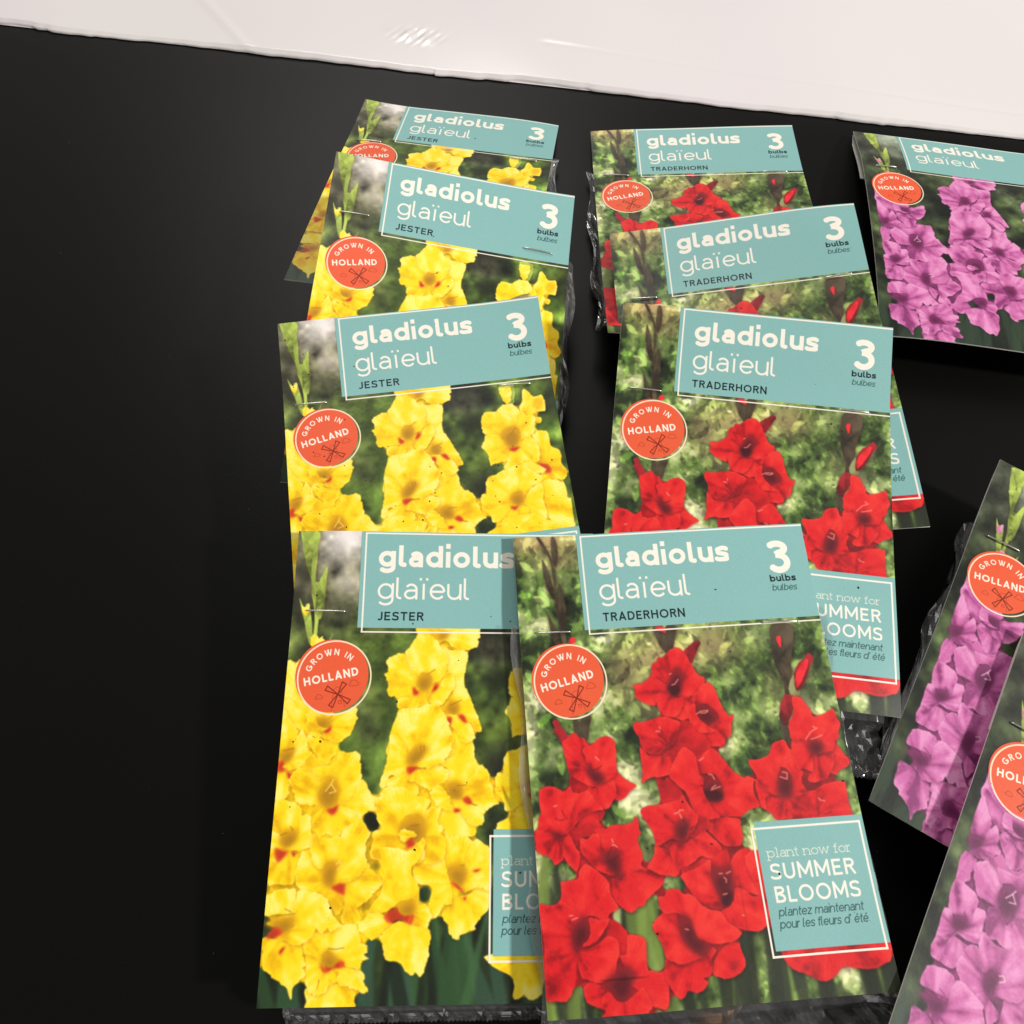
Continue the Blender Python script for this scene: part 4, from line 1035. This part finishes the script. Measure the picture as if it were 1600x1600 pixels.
M_BULB, _nt, _b = mat('bulb_skin')
_n = _nt.nodes.new('ShaderNodeTexNoise')
_n.inputs['Scale'].default_value = 140
_n.inputs['Detail'].default_value = 5
_r = _nt.nodes.new('ShaderNodeValToRGB')
_r.color_ramp.elements[0].color = (0.07, 0.03, 0.015, 1)
_r.color_ramp.elements[1].color = (0.32, 0.17, 0.08, 1)
_nt.links.new(_n.outputs['Fac'], _r.inputs['Fac'])
_nt.links.new(_r.outputs['Color'], _b.inputs['Base Color'])
_b.inputs['Roughness'].default_value = 0.6

# clear film: mostly see-through, with a glossy skin and a trace of haze
M_FILM = bpy.data.materials.new('clear_film')
M_FILM.use_nodes = True
_nt = M_FILM.node_tree
_nt.nodes.clear()
_o = _nt.nodes.new('ShaderNodeOutputMaterial')
_t = _nt.nodes.new('ShaderNodeBsdfTransparent')
_t.inputs[0].default_value = (0.95, 0.95, 0.95, 1)
_g = _nt.nodes.new('ShaderNodeBsdfGlossy')
_g.inputs['Roughness'].default_value = 0.13
_d = _nt.nodes.new('ShaderNodeBsdfDiffuse')
_d.inputs[0].default_value = (0.8, 0.8, 0.8, 1)
_f = _nt.nodes.new('ShaderNodeFresnel')
_f.inputs[0].default_value = 1.5
_m1 = _nt.nodes.new('ShaderNodeMixShader')
_m1.inputs[0].default_value = 0.05
_m2 = _nt.nodes.new('ShaderNodeMixShader')
_nt.links.new(_t.outputs[0], _m1.inputs[1])
_nt.links.new(_d.outputs[0], _m1.inputs[2])
_nt.links.new(_f.outputs[0], _m2.inputs[0])
_nt.links.new(_m1.outputs[0], _m2.inputs[1])
_nt.links.new(_g.outputs[0], _m2.inputs[2])
_nt.links.new(_m2.outputs[0], _o.inputs[0])

M_TABLE, _nt, _b = mat('black_laminate')
_tc = _nt.nodes.new('ShaderNodeTexCoord')
_n = _nt.nodes.new('ShaderNodeTexNoise')
_n.inputs['Scale'].default_value = 9
_n.inputs['Detail'].default_value = 6
_nt.links.new(_tc.outputs['Object'], _n.inputs['Vector'])
_r = _nt.nodes.new('ShaderNodeMapRange')
_r.inputs['To Min'].default_value, _r.inputs['To Max'].default_value = 0.34, 0.44
_nt.links.new(_n.outputs['Fac'], _r.inputs['Value'])
_nt.links.new(_r.outputs['Result'], _b.inputs['Roughness'])
_b.inputs['Base Color'].default_value = (0.0022, 0.0021, 0.0019, 1)
_b.inputs['Specular IOR Level'].default_value = 0.14
_n2 = _nt.nodes.new('ShaderNodeTexNoise')
_n2.inputs['Scale'].default_value = 1200
_nt.links.new(_tc.outputs['Object'], _n2.inputs['Vector'])
_bp = _nt.nodes.new('ShaderNodeBump')
_bp.inputs['Strength'].default_value = 0.12
_bp.inputs['Distance'].default_value = 0.0003
_nt.links.new(_n2.outputs['Fac'], _bp.inputs['Height'])
_nt.links.new(_bp.outputs['Normal'], _b.inputs['Normal'])

M_SHEET, _nt, _b = mat('white_gloss_sheet')
_tc = _nt.nodes.new('ShaderNodeTexCoord')
_n = _nt.nodes.new('ShaderNodeTexNoise')
_n.inputs['Scale'].default_value = 6
_n.inputs['Detail'].default_value = 3
_nt.links.new(_tc.outputs['Object'], _n.inputs['Vector'])
_r = _nt.nodes.new('ShaderNodeValToRGB')
_r.color_ramp.elements[0].position, _r.color_ramp.elements[1].position = 0.35, 0.65
_r.color_ramp.elements[0].color = (0.75, 0.69, 0.715, 1)
_r.color_ramp.elements[1].color = (0.75, 0.715, 0.70, 1)
_nt.links.new(_n.outputs['Fac'], _r.inputs['Fac'])
_nt.links.new(_r.outputs['Color'], _b.inputs['Base Color'])
_b.inputs['Roughness'].default_value = 0.17
_b.inputs['Specular IOR Level'].default_value = 0.35


# ================================================================ helpers
def link(o, parent=None):
    scn.collection.objects.link(o)
    if parent:
        o.parent = parent
    return o


def mesh_obj(name, verts, faces, m, parent=None, smooth=True, uvs=None, mats=None, fmat=None):
    me = bpy.data.meshes.new(name)
    me.from_pydata([tuple(map(float, v)) for v in verts], [], faces)
    for q in (mats or [m]):
        me.materials.append(q)
    if fmat is not None:
        me.polygons.foreach_set('material_index', fmat)
    if uvs is not None:
        ul = me.uv_layers.new(name='UVMap')
        li = np.empty(len(me.loops), np.int32)
        me.loops.foreach_get('vertex_index', li)
        ul.data.foreach_set('uv', np.asarray(uvs, np.float32)[li].ravel())
    me.polygons.foreach_set('use_smooth', [smooth] * len(me.polygons))
    me.update()
    return link(bpy.data.objects.new(name, me), parent)


def tag(o, label, cat, group=None):
    o['label'], o['category'] = label, cat
    if group:
        o['group'] = group
    return o


# ================================================================ the packets' cards as bent sheets
W, H = 0.110, 0.15443
# x, y, z of the card's middle, yaw, pitch, roll, bend of the top, lengthwise bow
POSE = {
    'J1': (-0.04580, 0.30568, 0.01476, -0.09784, -0.16953, 0.00285, 0.00688, -0.06300),
    'J2': (-0.03552, 0.20903, 0.03089, -0.02018, 0.15976, 0.15704, 0.10873, -0.23893),
    'J3': (-0.03270, 0.13443, 0.03058, 0.19097, 0.08436, 0.00569, 0.11289, 0.02437),
    'J4': (-0.02070, 0.03434, 0.02537, 0.04852, 0.09634, 0.04082, 0.11452, -0.10345),
    'R1': (0.09149, 0.29345, 0.01405, 0.03904, -0.13014, -0.04138, 0.03872, 0.32727),
    'R2': (0.10052, 0.19629, 0.03048, 0.06946, 0.07562, -0.17035, 0.06438, -0.00555),
    'R3': (0.09185, 0.13180, 0.03552, -0.06725, 0.12636, 0.00434, 0.12973, 0.23101),
    'R4': (0.06396, 0.03868, 0.02987, 0.11156, 0.06856, 0.00668, 0.00149, 0.13800),
    'P1': (0.22727, 0.29578, 0.01522, -0.10898, -0.09118, 0.01426, -0.10161, -0.29866),
    'P2': (0.21228, 0.06512, 0.02392, -0.49996, 0.01304, -0.00415, 0.00000, -0.09440),
    'P3': (0.20188, -0.00856, 0.02792, -0.51425, 0.00797, -0.00057, 0.00000, -0.06202),
}


def card(uv, c, off=0.0):
    """point(s) on a packet's card; u 0..1 across, v 0..1 from the top edge, off = metres above the face"""
    uv = np.atleast_2d(np.asarray(uv, float))
    X = (uv[:, 0] - .5) * W
    Y = (.5 - uv[:, 1]) * H
    k = 0.2 - uv[:, 1]
    hb = 0.5 * (k + np.sqrt(k * k + 0.0012)) * H          # the top bends smoothly at the staple line
    Z = c[6] * hb + c[7] * (((uv[:, 1] - .5) * 2) ** 2 - 1 / 3.) * 0.01 + off
    ph = c[0] * 40
    Z = Z + 0.00045 * np.sin(uv[:, 0] * 4.3 + ph) * np.sin(uv[:, 1] * 5.1 + 2 * ph)
    # corners handled a little out of true
    for k, (a, b) in enumerate(((uv[:, 0], uv[:, 1]), (1 - uv[:, 0], uv[:, 1]), (uv[:, 0], 1 - uv[:, 1]), (1 - uv[:, 0], 1 - uv[:, 1]))):
        q = np.clip((np.clip(a, 0, 1) + np.clip(b, 0, 1) - 1.72) / 0.28, 0, 1)
        Z = Z + q * q * 0.0016 * math.sin(ph * 3 + 2.4 * k)
    ca, sa = math.cos(c[4]), math.sin(c[4])
    Y, Z = Y * ca - Z * sa, Y * sa + Z * ca
    cb, sb = math.cos(c[5]), math.sin(c[5])
    X, Z = X * cb + Z * sb, -X * sb + Z * cb
    cy, sy = math.cos(c[3]), math.sin(c[3])
    X, Y = X * cy - Y * sy, X * sy + Y * cy
    return np.stack([X + c[0], Y + c[1], Z + c[2]], -1)


def height_at(xy, c):
    """height of another packet's card under the points xy, or -1 beside it"""
    uv = np.full((len(xy), 2), .5)
    cy, sy = math.cos(c[3]), math.sin(c[3])
    for _ in range(5):
        d = xy - card(uv, c)[:, :2]
        uv = uv + np.stack([(d[:, 0] * cy + d[:, 1] * sy) / W, (d[:, 0] * sy - d[:, 1] * cy) / H], -1)
    ins = (uv > -.03).all(1) & (uv < 1.03).all(1)
    return np.where(ins, card(np.clip(uv, 0, 1), c)[:, 2], -1)


def sheet(name, c, us, vs, off, thick, m_top, parent, side=None):
    """bent sheet with thickness and print coordinates"""
    nu, nv = len(us), len(vs)
    uv = np.array([(u, v) for v in vs for u in us])
    org = np.array(parent_loc(parent))
    top = card(uv, c, off) - org
    bot = card(uv, c, off - thick) - org
    n = nu * nv
    F, fm = [], []
    for j in range(nv - 1):
        for i in range(nu - 1):
            a = j * nu + i
            F.append((a, a + nu, a + nu + 1, a + 1)); fm.append(0)
            F.append((n + a, n + a + 1, n + a + nu + 1, n + a + nu)); fm.append(1)
    rim = [i for i in range(nu)] + [j * nu + nu - 1 for j in range(1, nv)] + [(nv - 1) * nu + i for i in range(nu - 2, -1, -1)] + [j * nu for j in range(nv - 2, 0, -1)]
    V = np.concatenate([top, bot])
    # the rim gets its own vertices so that it shades as a cut edge
    e0 = len(V)
    V = np.concatenate([V, top[rim], bot[rim]])
    k = len(rim)
    for i in range(k):
        j = (i + 1) % k
        F.append((e0 + i, e0 + j, e0 + k + j, e0 + k + i)); fm.append(1)
    U = np.concatenate([uv, uv, uv[rim], uv[rim]])
    U = np.stack([U[:, 0], 1 - U[:, 1]], 1)
    return mesh_obj(name, V, F, None, parent, True, U, [m_top, side or M_PAPER], fm)


def parent_loc(p):
    x, y, z = 0.0, 0.0, 0.0
    while p is not None:
        x, y, z = x + p.location.x, y + p.location.y, z + p.location.z
        p = p.parent
    return (x, y, z)


def disc(name, c, cu, cv_, r, off, m, parent):
    """round printed patch, radius r in millimetres, following the card"""
    org = np.array(parent_loc(parent))
    pts = [(cu, cv_)]
    rings, seg = 5, 56
    for k in range(1, rings + 1):
        for s in range(seg):
            a = 2 * math.pi * s / seg
            pts.append((cu + r * k / rings * math.cos(a), cv_ + r * k / rings * math.sin(a)))
    uv = np.array(pts) / np.array([110.0, 154.43])
    uv[:, 0] = np.clip(uv[:, 0], 0.002, 0.998)
    V = card(uv, c, off) - org
    F = [(0, 1 + (s + 1) % seg, 1 + s) for s in range(seg)]
    for k in range(rings - 1):
        for s in range(seg):
            a, b = 1 + k * seg + s, 1 + k * seg + (s + 1) % seg
            F.append((a, b, b + seg, a + seg))
    return mesh_obj(name, V, F, m, parent, True, np.stack([uv[:, 0], 1 - uv[:, 1]], 1))


def tube(path, r, seg=8):
    path = np.asarray(path, float)
    V, F = [], []
    n = len(path)
    for i in range(n):
        d = path[min(i + 1, n - 1)] - path[max(i - 1, 0)]
        d = d / np.linalg.norm(d)
        a = np.cross(d, [0.1, 0.2, 1.0]); a /= np.linalg.norm(a)
        b = np.cross(d, a)
        for s in range(seg):
            t = 2 * math.pi * s / seg
            V.append(path[i] + r * (math.cos(t) * a + math.sin(t) * b))
    for i in range(n - 1):
        for s in range(seg):
            q, w = i * seg + s, i * seg + (s + 1) % seg
            F.append((q, w, w + seg, q + seg))
    F.append(tuple(range(seg))[::-1])
    F.append(tuple((n - 1) * seg + s for s in range(seg)))
    return V, F


def staple(c, x0, y0, x1, y1, parent):
    org = np.array(parent_loc(parent))
    p0, p1 = np.array([x0, y0]), np.array([x1, y1])
    pts = []
    for t, o in ((0, -0.0006), (0.0, 0.0001), (0.015, 0.0005), (0.05, 0.0007), (0.3, 0.0008), (0.6, 0.0008), (0.95, 0.0007), (0.985, 0.0005), (1.0, 0.0001), (1.0, -0.0006)):
        q = p0 + (p1 - p0) * t
        pts.append(card([(q[0] / 110, q[1] / 154.43)], c, o)[0] - org)
    V, F = tube(pts, 0.00032)
    return mesh_obj('staple', V, F, M_STEEL, parent)


def crumple(rng, n):
    """random creases: a sum of folded ramps over (u, v)"""
    ks = [(rng.uniform(-1, 1), rng.uniform(-1, 1), rng.uniform(0, 1), rng.uniform(12, 60)) for _ in range(n)]

    def f(u, v):
        z = 0
        for a, b, ph, k in ks:
            s = (a * u + b * v * 1.4) * k + ph * 7
            z = z + np.abs((s % 2) - 1) - .5
        return z / n
    return f


def bag(c, under, ext, rng, parent, name='plastic_bag'):
    """clear bag stapled behind the card; ext = how far it shows past left, right, bottom edge (parts of the card's size)"""
    org = np.array(parent_loc(parent))
    le, ri, bo = ext
    us = np.unique(np.concatenate([np.linspace(-le, 0.08, 9), np.linspace(0.08, 0.92, 60 if bo > 0 else 13), np.linspace(0.92, 1 + ri, 9)]))
    vs = np.unique(np.concatenate([np.linspace(0.21, 0.88, 22), np.linspace(0.88, 1 + bo, 16)]))
    U, V_ = np.meshgrid(us, vs)
    u, v = U.ravel().copy(), V_.ravel().copy()
    f1, f2, f3 = crumple(rng, 4), crumple(rng, 9), crumple(rng, 6)
    # wavy outline
    side = np.clip((np.abs(u - .5) - .42) / .08, 0, 1)
    u = u + side * np.sign(u - .5) * 0.012 * np.sin(v * 23 + rng.uniform(0, 6)) * (1 if max(le, ri) > 0.01 else 0.2)
    xy = card(np.stack([u, v], 1), c, 0)
    floor = np.full(len(u), 0.0012)
    for q in under:
        floor = np.maximum(floor, height_at(xy[:, :2], POSE[q]) + 0.0012)
    edge = np.minimum(np.minimum(u + le, 1 + ri - u) / .16, np.minimum((v - .20) / .10, (1 + bo - v) / .14))
    pil = np.clip(edge, 0, 1) ** 0.6
    out = np.clip(np.maximum(np.maximum(-u, u - 1) / .03, (v - 1) / .03), 0, 1)
    ztop = card(np.stack([np.clip(u, 0, 1), np.clip(v, 0, 1)], 1), c, -0.0013)[:, 2]
    cr = f1(u, v)
    droop = np.maximum(floor + 0.004, ztop - 0.006 * out)
    up_z = np.maximum(ztop - 0.0015 * np.abs(f2(u, v)) * (1 - out), floor + .0006) * (1 - out) + out * (droop + np.where(v > 0.995, 0.0056, 0.0016) * cr)
    lo_z = np.minimum(up_z - 0.0005, up_z * (1 - pil) + pil * (floor + 0.0009 + 0.0012 * np.abs(f3(u, v))) - 0.0004)
    lo_z = np.maximum(lo_z, np.minimum(floor, up_z - 0.0004))
    nu, nv = len(us), len(vs)
    # toothed seal along the bottom
    last = np.arange((nv - 1) * nu, nv * nu)
    A = np.stack([xy[:, 0], xy[:, 1], up_z], 1)
    B = np.stack([xy[:, 0], xy[:, 1], lo_z], 1)
    Vv = np.concatenate([A, B]) - org
    n = nu * nv
    F = []
    for j in range(nv - 1):
        for i in range(nu - 1):
            a = j * nu + i
            F.append((a, a + nu, a + nu + 1, a + 1))
            F.append((n + a, n + a + 1, n + a + nu + 1, n + a + nu))
    o = mesh_obj(name, Vv, F, M_FILM, parent, False)
    # toothed strip: fine zigzag cut beyond the last row
    zz, zf = [], []
    m = 150
    ts = np.linspace(us[0], us[-1], m)
    lu, lz = u[last], up_z[last]
    order = np.argsort(lu)
    base = card(np.stack([ts, np.full(m, 1 + bo)], 1), c, 0)
    tip = card(np.stack([ts, np.full(m, 1 + bo) + np.where(np.arange(m) % 2, 0.008, 0.0045)], 1), c, 0)
    zb = np.interp(ts, lu[order], lz[order])
    for i in range(m):
        zz.append((base[i, 0] - org[0], base[i, 1] - org[1], zb[i] - org[2]))
        zz.append((tip[i, 0] - org[0], tip[i, 1] - org[1], zb[i] - 0.0002 - org[2]))
    for i in range(m - 1):
        zf.append((2 * i, 2 * i + 1, 2 * i + 3, 2 * i + 2))
    mesh_obj('seal_strip', zz, zf, M_FILM, o, False)
    return o


def specks(c, n, rng, parent, biggest=0.0006):
    org = np.array(parent_loc(parent))
    V, F = [], []
    for _ in range(n):
        u, v = rng.uniform(.02, .98), rng.beta(1.3, 1.3) * .96 + .02
        r = biggest * rng.uniform(.25, 1.0) ** 1.6
        p = card([(u, v)], c, 0.00018)[0] - org
        a0, k = rng.uniform(0, 6.3), rng.uniform(.5, 1.0)
        b = len(V)
        for s in range(6):
            t = a0 + s * math.pi / 3
            q = np.array([math.cos(t) * r * rng.uniform(.7, 1.2), math.sin(t) * r * k])
            V.append((p[0] + q[0] * math.cos(a0) - q[1] * math.sin(a0), p[1] + q[0] * math.sin(a0) + q[1] * math.cos(a0), p[2] - 0.00005))
        V.append((p[0], p[1], p[2] + r * .5))
        F += [(b + s, b + (s + 1) % 6, b + 6) for s in range(6)]
    o = mesh_obj('soil_specks', V, F, M_SOIL, parent, False)
    o['kind'] = 'stuff'
    return o


# ================================================================ the setting
def table():
    x0, x1, y0, y1, z0 = -0.9, 0.9, -0.55, 0.95, -0.03
    b = 0.003
    V = [(x0, y0, z0), (x1, y0, z0), (x1, y1, z0), (x0, y1, z0), (x0, y0, -b), (x1, y0, -b), (x1, y1, -b), (x0, y1, -b),
         (x0 + b, y0 + b, 0), (x1 - b, y0 + b, 0), (x1 - b, y1 - b, 0), (x0 + b, y1 - b, 0)]
    F = [(3, 2, 1, 0), (8, 9, 10, 11)]
    for i in range(4):
        j = (i + 1) % 4
        F += [(i, j, 4 + j, 4 + i), (4 + i, 4 + j, 8 + j, 8 + i)]
    o = mesh_obj('table_top', V, F, M_TABLE, None, False)
    o['kind'] = 'structure'
    return o


tb = table()


def table_dust():
    g = np.random.default_rng(17)
    V, F = [], []
    for _ in range(150):
        x, y = g.uniform(-0.34, 0.34), g.uniform(-0.06, 0.40)
        r, a0 = 0.00006 + 0.00022 * g.uniform() ** 3, g.uniform(0, 6.3)
        k = g.uniform(0.3, 1.0)
        b = len(V)
        for s in range(5):
            t = s * 2 * math.pi / 5
            px, py = r * math.cos(t) * 1.5, r * k * math.sin(t)
            V.append((x + px * math.cos(a0) - py * math.sin(a0), y + px * math.sin(a0) + py * math.cos(a0), 0.0))
        V.append((x, y, r * 0.7))
        F += [(b + s, b + (s + 1) % 5, b + 5) for s in range(5)]
    m, _, bs = mat('pale_dust')
    bs.inputs['Base Color'].default_value = (0.10, 0.09, 0.07, 1)
    bs.inputs['Roughness'].default_value = 0.9
    o = mesh_obj('dust_specks', V, F, m, tb, False)
    o['kind'] = 'stuff'


table_dust()


def white_sheet():
    """glossy white sheet lying across the far side of the table, its near edge a little ragged"""
    rng = np.random.default_rng(3)
    p0, p1 = np.array([-0.238, 0.432]), np.array([0.2063, 0.3885])
    d = (p1 - p0) / np.linalg.norm(p1 - p0)
    n = np.array([-d[1], d[0]])
    org = p0 + d * 0.22
    ts = np.unique(np.concatenate([np.linspace(-0.62, 0.62, 420), np.linspace(-0.085, -0.025, 90)]))
    ws = np.concatenate([[0, 0.0006, 0.0015, 0.003], np.linspace(0.005, 0.09, 70), np.linspace(0.1, 0.48, 14)])
    rag = 0.0
    for k, a in ((31, .0003), (67, .0003), (140, .0002), (310, .0002), (620, .0001)):
        rag = rag + a * np.sin(ts * k + rng.uniform(0, 6))
    rag = rag + 0.0011 * (np.sin(ts * 19 + 1) > 0.9) - 0.0009 * (np.sin(ts * 27 + 2.2) > 0.93)
    T, Wd = np.meshgrid(ts, ws)
    R = np.broadcast_to(rag, T.shape) * np.exp(-Wd / 0.004)
    z = 0.0030 + 0.0008 * np.sin(T * 14 + 1) * np.sin(Wd * 30) + 0.0005 * np.sin(T * 37 + Wd * 22)
    # a pressed fold running in from the edge, and one along it
    q = (T - (-0.148 - Wd * 0.98))
    z = z + 0.0007 * np.exp(-(q / 0.0028) ** 2) * np.exp(-Wd / 0.10)
    q2 = Wd - (0.032 - 0.05 * (T - 0.05))
    z = z - 0.00035 * np.exp(-(q2 / 0.0016) ** 2) * (T > 0.02)
    # crinkled dent that glints
    a = T - (-0.054)
    b = Wd - 0.028
    g = np.exp(-((a / 0.012) ** 2 + (b / 0.006) ** 2))
    cr = crumple(rng, 7)
    z = z + g * 0.0034 * cr(T * 7, Wd * 7)
    z = z * np.clip(Wd / 0.0015, 0.55, 1)
    P = org[None, None] + T[..., None] * d + (Wd + R)[..., None] * n
    nt_, nw = len(ts), len(ws)
    V = [(P[j, i, 0], P[j, i, 1], z[j, i]) for j in range(nw) for i in range(nt_)]
    F = [(j * nt_ + i, j * nt_ + i + 1, (j + 1) * nt_ + i + 1, (j + 1) * nt_ + i) for j in range(nw - 1) for i in range(nt_ - 1)]
    e = len(V)
    V += [(P[0, i, 0], P[0, i, 1], 0.0004) for i in range(nt_)]
    F += [(i, e + i, e + i + 1, i + 1) for i in range(nt_ - 1)]
    e2 = len(V)
    V += [(V[e][0], V[e][1], 0.0004), (V[e + nt_ - 1][0], V[e + nt_ - 1][1], 0.0004), (P[-1, -1, 0], P[-1, -1, 1], 0.0004), (P[-1, 0, 0], P[-1, 0, 1], 0.0004)]
    F.append((e2 + 3, e2 + 2, e2 + 1, e2))
    o = mesh_obj('white_sheet', V, F, M_SHEET, None, True)
    return tag(o, 'large glossy white sheet with a creased edge lying across the far side of the table', 'sheet')


white_sheet()

# ================================================================ the packets
DEF_ST = ((5.6, 36.4, 18.3, 36.5), (88.8, 37.0, 101.6, 37.1))
# name, packets it lies on, bag past (left, right, bottom), staples (mm), specks, label
PACK = [
    ('J1', (), (-0.06, 0.035, -0.05), ((4.9, 40.7, 18.0, 39.9), (89, 39.5, 102, 39.7)), 6, 'yellow flower packet nearest the white sheet, lowest in its overlapping row'),
    ('J2', ('J1',), (-0.06, 0.032, -0.05), ((5.9, 29.5, 18.6, 28.9), (88.6, 30.7, 102.2, 31.3)), 10, 'yellow flower packet with a staple through its teal header below the word bulbes'),
    ('J3', ('J2', 'J1'), (-0.05, -0.05, -0.05), ((4.4, 37.4, 17.3, 37.6), (87.9, 38.5, 101.0, 39.2)), 130, 'yellow flower packet whose face is peppered with dark soil specks'),
    ('J4', ('J3',), (-0.07, 0.0, 0.030), ((5.3, 29.8, 19.0, 29.9), (88.5, 31.0, 101.0, 31.2)), 26, 'yellow flower packet partly covered by a red one, toothed clear film below its edge'),
    ('R1', (), (0.030, -0.05, -0.05), ((5.7, 36.2, 18.3, 36.9), (88.8, 36.6, 101.5, 36.9)), 6, 'red flower packet nearest the white sheet, lowest in its overlapping row'),
    ('R2', ('R1',), (-0.05, -0.05, -0.05), ((7.2, 36.4, 18.2, 36.9), (91.0, 37.5, 102.6, 36.9)), 8, 'red flower packet showing little more than its teal header between two others'),
    ('R3', ('R2', 'R1'), (-0.05, -0.05, 0.13), ((5.4, 36.4, 18.4, 36.4), (89.3, 36.6, 101.5, 36.8)), 14, 'red flower packet with only its lower left covered by another red packet'),
    ('R4', ('R3', 'J4', 'J3'), (0.022, 0.012, 0.085), ((6.0, 35.8, 18.3, 36.0), (88.4, 37.0, 101.5, 37.2)), 16, 'uncovered red flower packet lying on top, every flower and both panels in view'),
    ('P1', (), (-0.06, -0.06, -0.06), ((6.6, 36.8, 17.5, 35.7), (88.8, 36.6, 101.5, 36.9)), 4, 'pink flower bulb packet by the white sheet, its back flap showing at the side'),
    ('P2', (), (0.014, -0.05, -0.06), DEF_ST, 4, 'pink flower bulb packet turned askew beside the uncovered red packet'),
    ('P3', ('P2',), (-0.05, -0.05, -0.06), DEF_ST, 4, 'pink flower bulb packet turned askew and overlapping the other askew pink packet'),
]
GROUPS = {'J': 'yellow gladiolus packets in an overlapping row', 'R': 'red gladiolus packets in an overlapping row', 'P': 'pink gladiolus packets at the side'}
rng = np.random.default_rng(21)
US, VS = np.linspace(0, 1, 21), np.linspace(0, 1, 31)
for key, under, ext, stp, nsp, label in PACK:
    c = POSE[key]
    m = M_PRINT[key[0]]
    root = bpy.data.objects.new('bulb_packet', None)
    link(root)
    root.location = (c[0], c[1], 0)
    tag(root, label, 'packet', GROUPS[key[0]])
    face = sheet('card', c, US, VS, 0.0, 0.0006, m, root)
    # printed panels of the face, a varnish thickness proud of it
    sheet('header_panel', c, np.linspace(23.5 / 110, 0.9995, 15), np.linspace(0.0005, 37.5 / 154.43, 10), 0.00007, 0.00005, m, face, m)
    disc('round_badge', c, 16.35, 53.15, 13.5, 0.00007, m, face)
    sheet('planting_panel', c, np.linspace(71.8 / 110, 0.9995, 9), np.linspace(103.35 / 154.43, 142.95 / 154.43, 9), 0.00007, 0.00005, m, face, m)
    # the card folds over at the top and comes down behind the bag
    fl_us, fl_vs = np.linspace(0.004, 0.996, 11), np.linspace(0.004, 0.27, 8)
    flap_gap = 0.0045 if key == 'P1' else 0.0014
    uvf = np.array([(u, v) for v in fl_vs for u in fl_us])
    org = np.array(parent_loc(root))
    A = card(uvf, c, -0.00065) - org
    depth = flap_gap * np.clip(uvf[:, 1] / 0.05, 0, 1) ** 0.5
    A[:, 2] -= depth
    floor = np.full(len(A), 0.0006)
    for q in under:
        floor = np.maximum(floor, height_at(A[:, :2] + org[:2], POSE[q]) + 0.0006)
    A[:, 2] = np.maximum(A[:, 2], np.minimum(floor, A[:, 2] + depth - 0.0001))
    B = A - np.array([0, 0, 0.0004])
    nu, nv = 11, 8
    Fq = []
    for j in range(nv - 1):
        for i in range(nu - 1):
            a = j * nu + i
            Fq += [(a, a + nu, a + nu + 1, a + 1), (88 + a, 88 + a + 1, 88 + a + nu + 1, 88 + a + nu)]
    rim = list(range(nu)) + [j * nu + nu - 1 for j in range(1, nv)] + [(nv - 1) * nu + i for i in range(nu - 2, -1, -1)] + [j * nu for j in range(nv - 2, 0, -1)]
    for i in range(len(rim)):
        a, b = rim[i], rim[(i + 1) % len(rim)]
        Fq.append((a, b, 88 + b, 88 + a))
    mesh_obj('back_flap', np.concatenate([A, B]), Fq, M_PAPER, root, False)
    for s in stp:
        staple(c, *s, root)
    bag(c, under, ext, rng, root)
    if nsp:
        specks(c, nsp, rng, root, 0.00042 if nsp > 100 else 0.0005)


# two bulbs that show through the film below the uncovered packet
def bulb(loc, r, label, sd):
    g = np.random.default_rng(sd)
    V, F = [], []
    rings, seg = 12, 18
    for i in range(rings + 1):
        t = math.pi * i / rings
        rad = math.sin(t) * r * (1 + 0.06 * math.sin(5 * t))
        z = -math.cos(t) * r * 0.62 + (0.35 * r * max(0, 1 - t) * 0 if i < rings else 0) + (0.5 * r * (i / rings) ** 8)
        for s in range(seg):
            a = 2 * math.pi * s / seg
            k = 1 + 0.04 * math.sin(a * 3 + sd) + g.uniform(-.015, .015)
            V.append((rad * k * math.cos(a), rad * k * math.sin(a), z + r * 0.62))
    for i in range(rings):
        for s in range(seg):
            a, b = i * seg + s, i * seg + (s + 1) % seg
            F.append((a, b, b + seg, a + seg))
    o = mesh_obj('gladiolus_bulb', V, F, M_BULB, None)
    o.location = loc
    return tag(o, label, 'bulb', 'bulbs in the film bag of the uncovered red packet')


pb = card([(0.50, 0.985)], POSE['R4'])[0]
bulb((pb[0], pb[1], 0.0022), 0.0105, 'brown bulb in the clear film under the bottom edge of the uncovered red packet', 1)
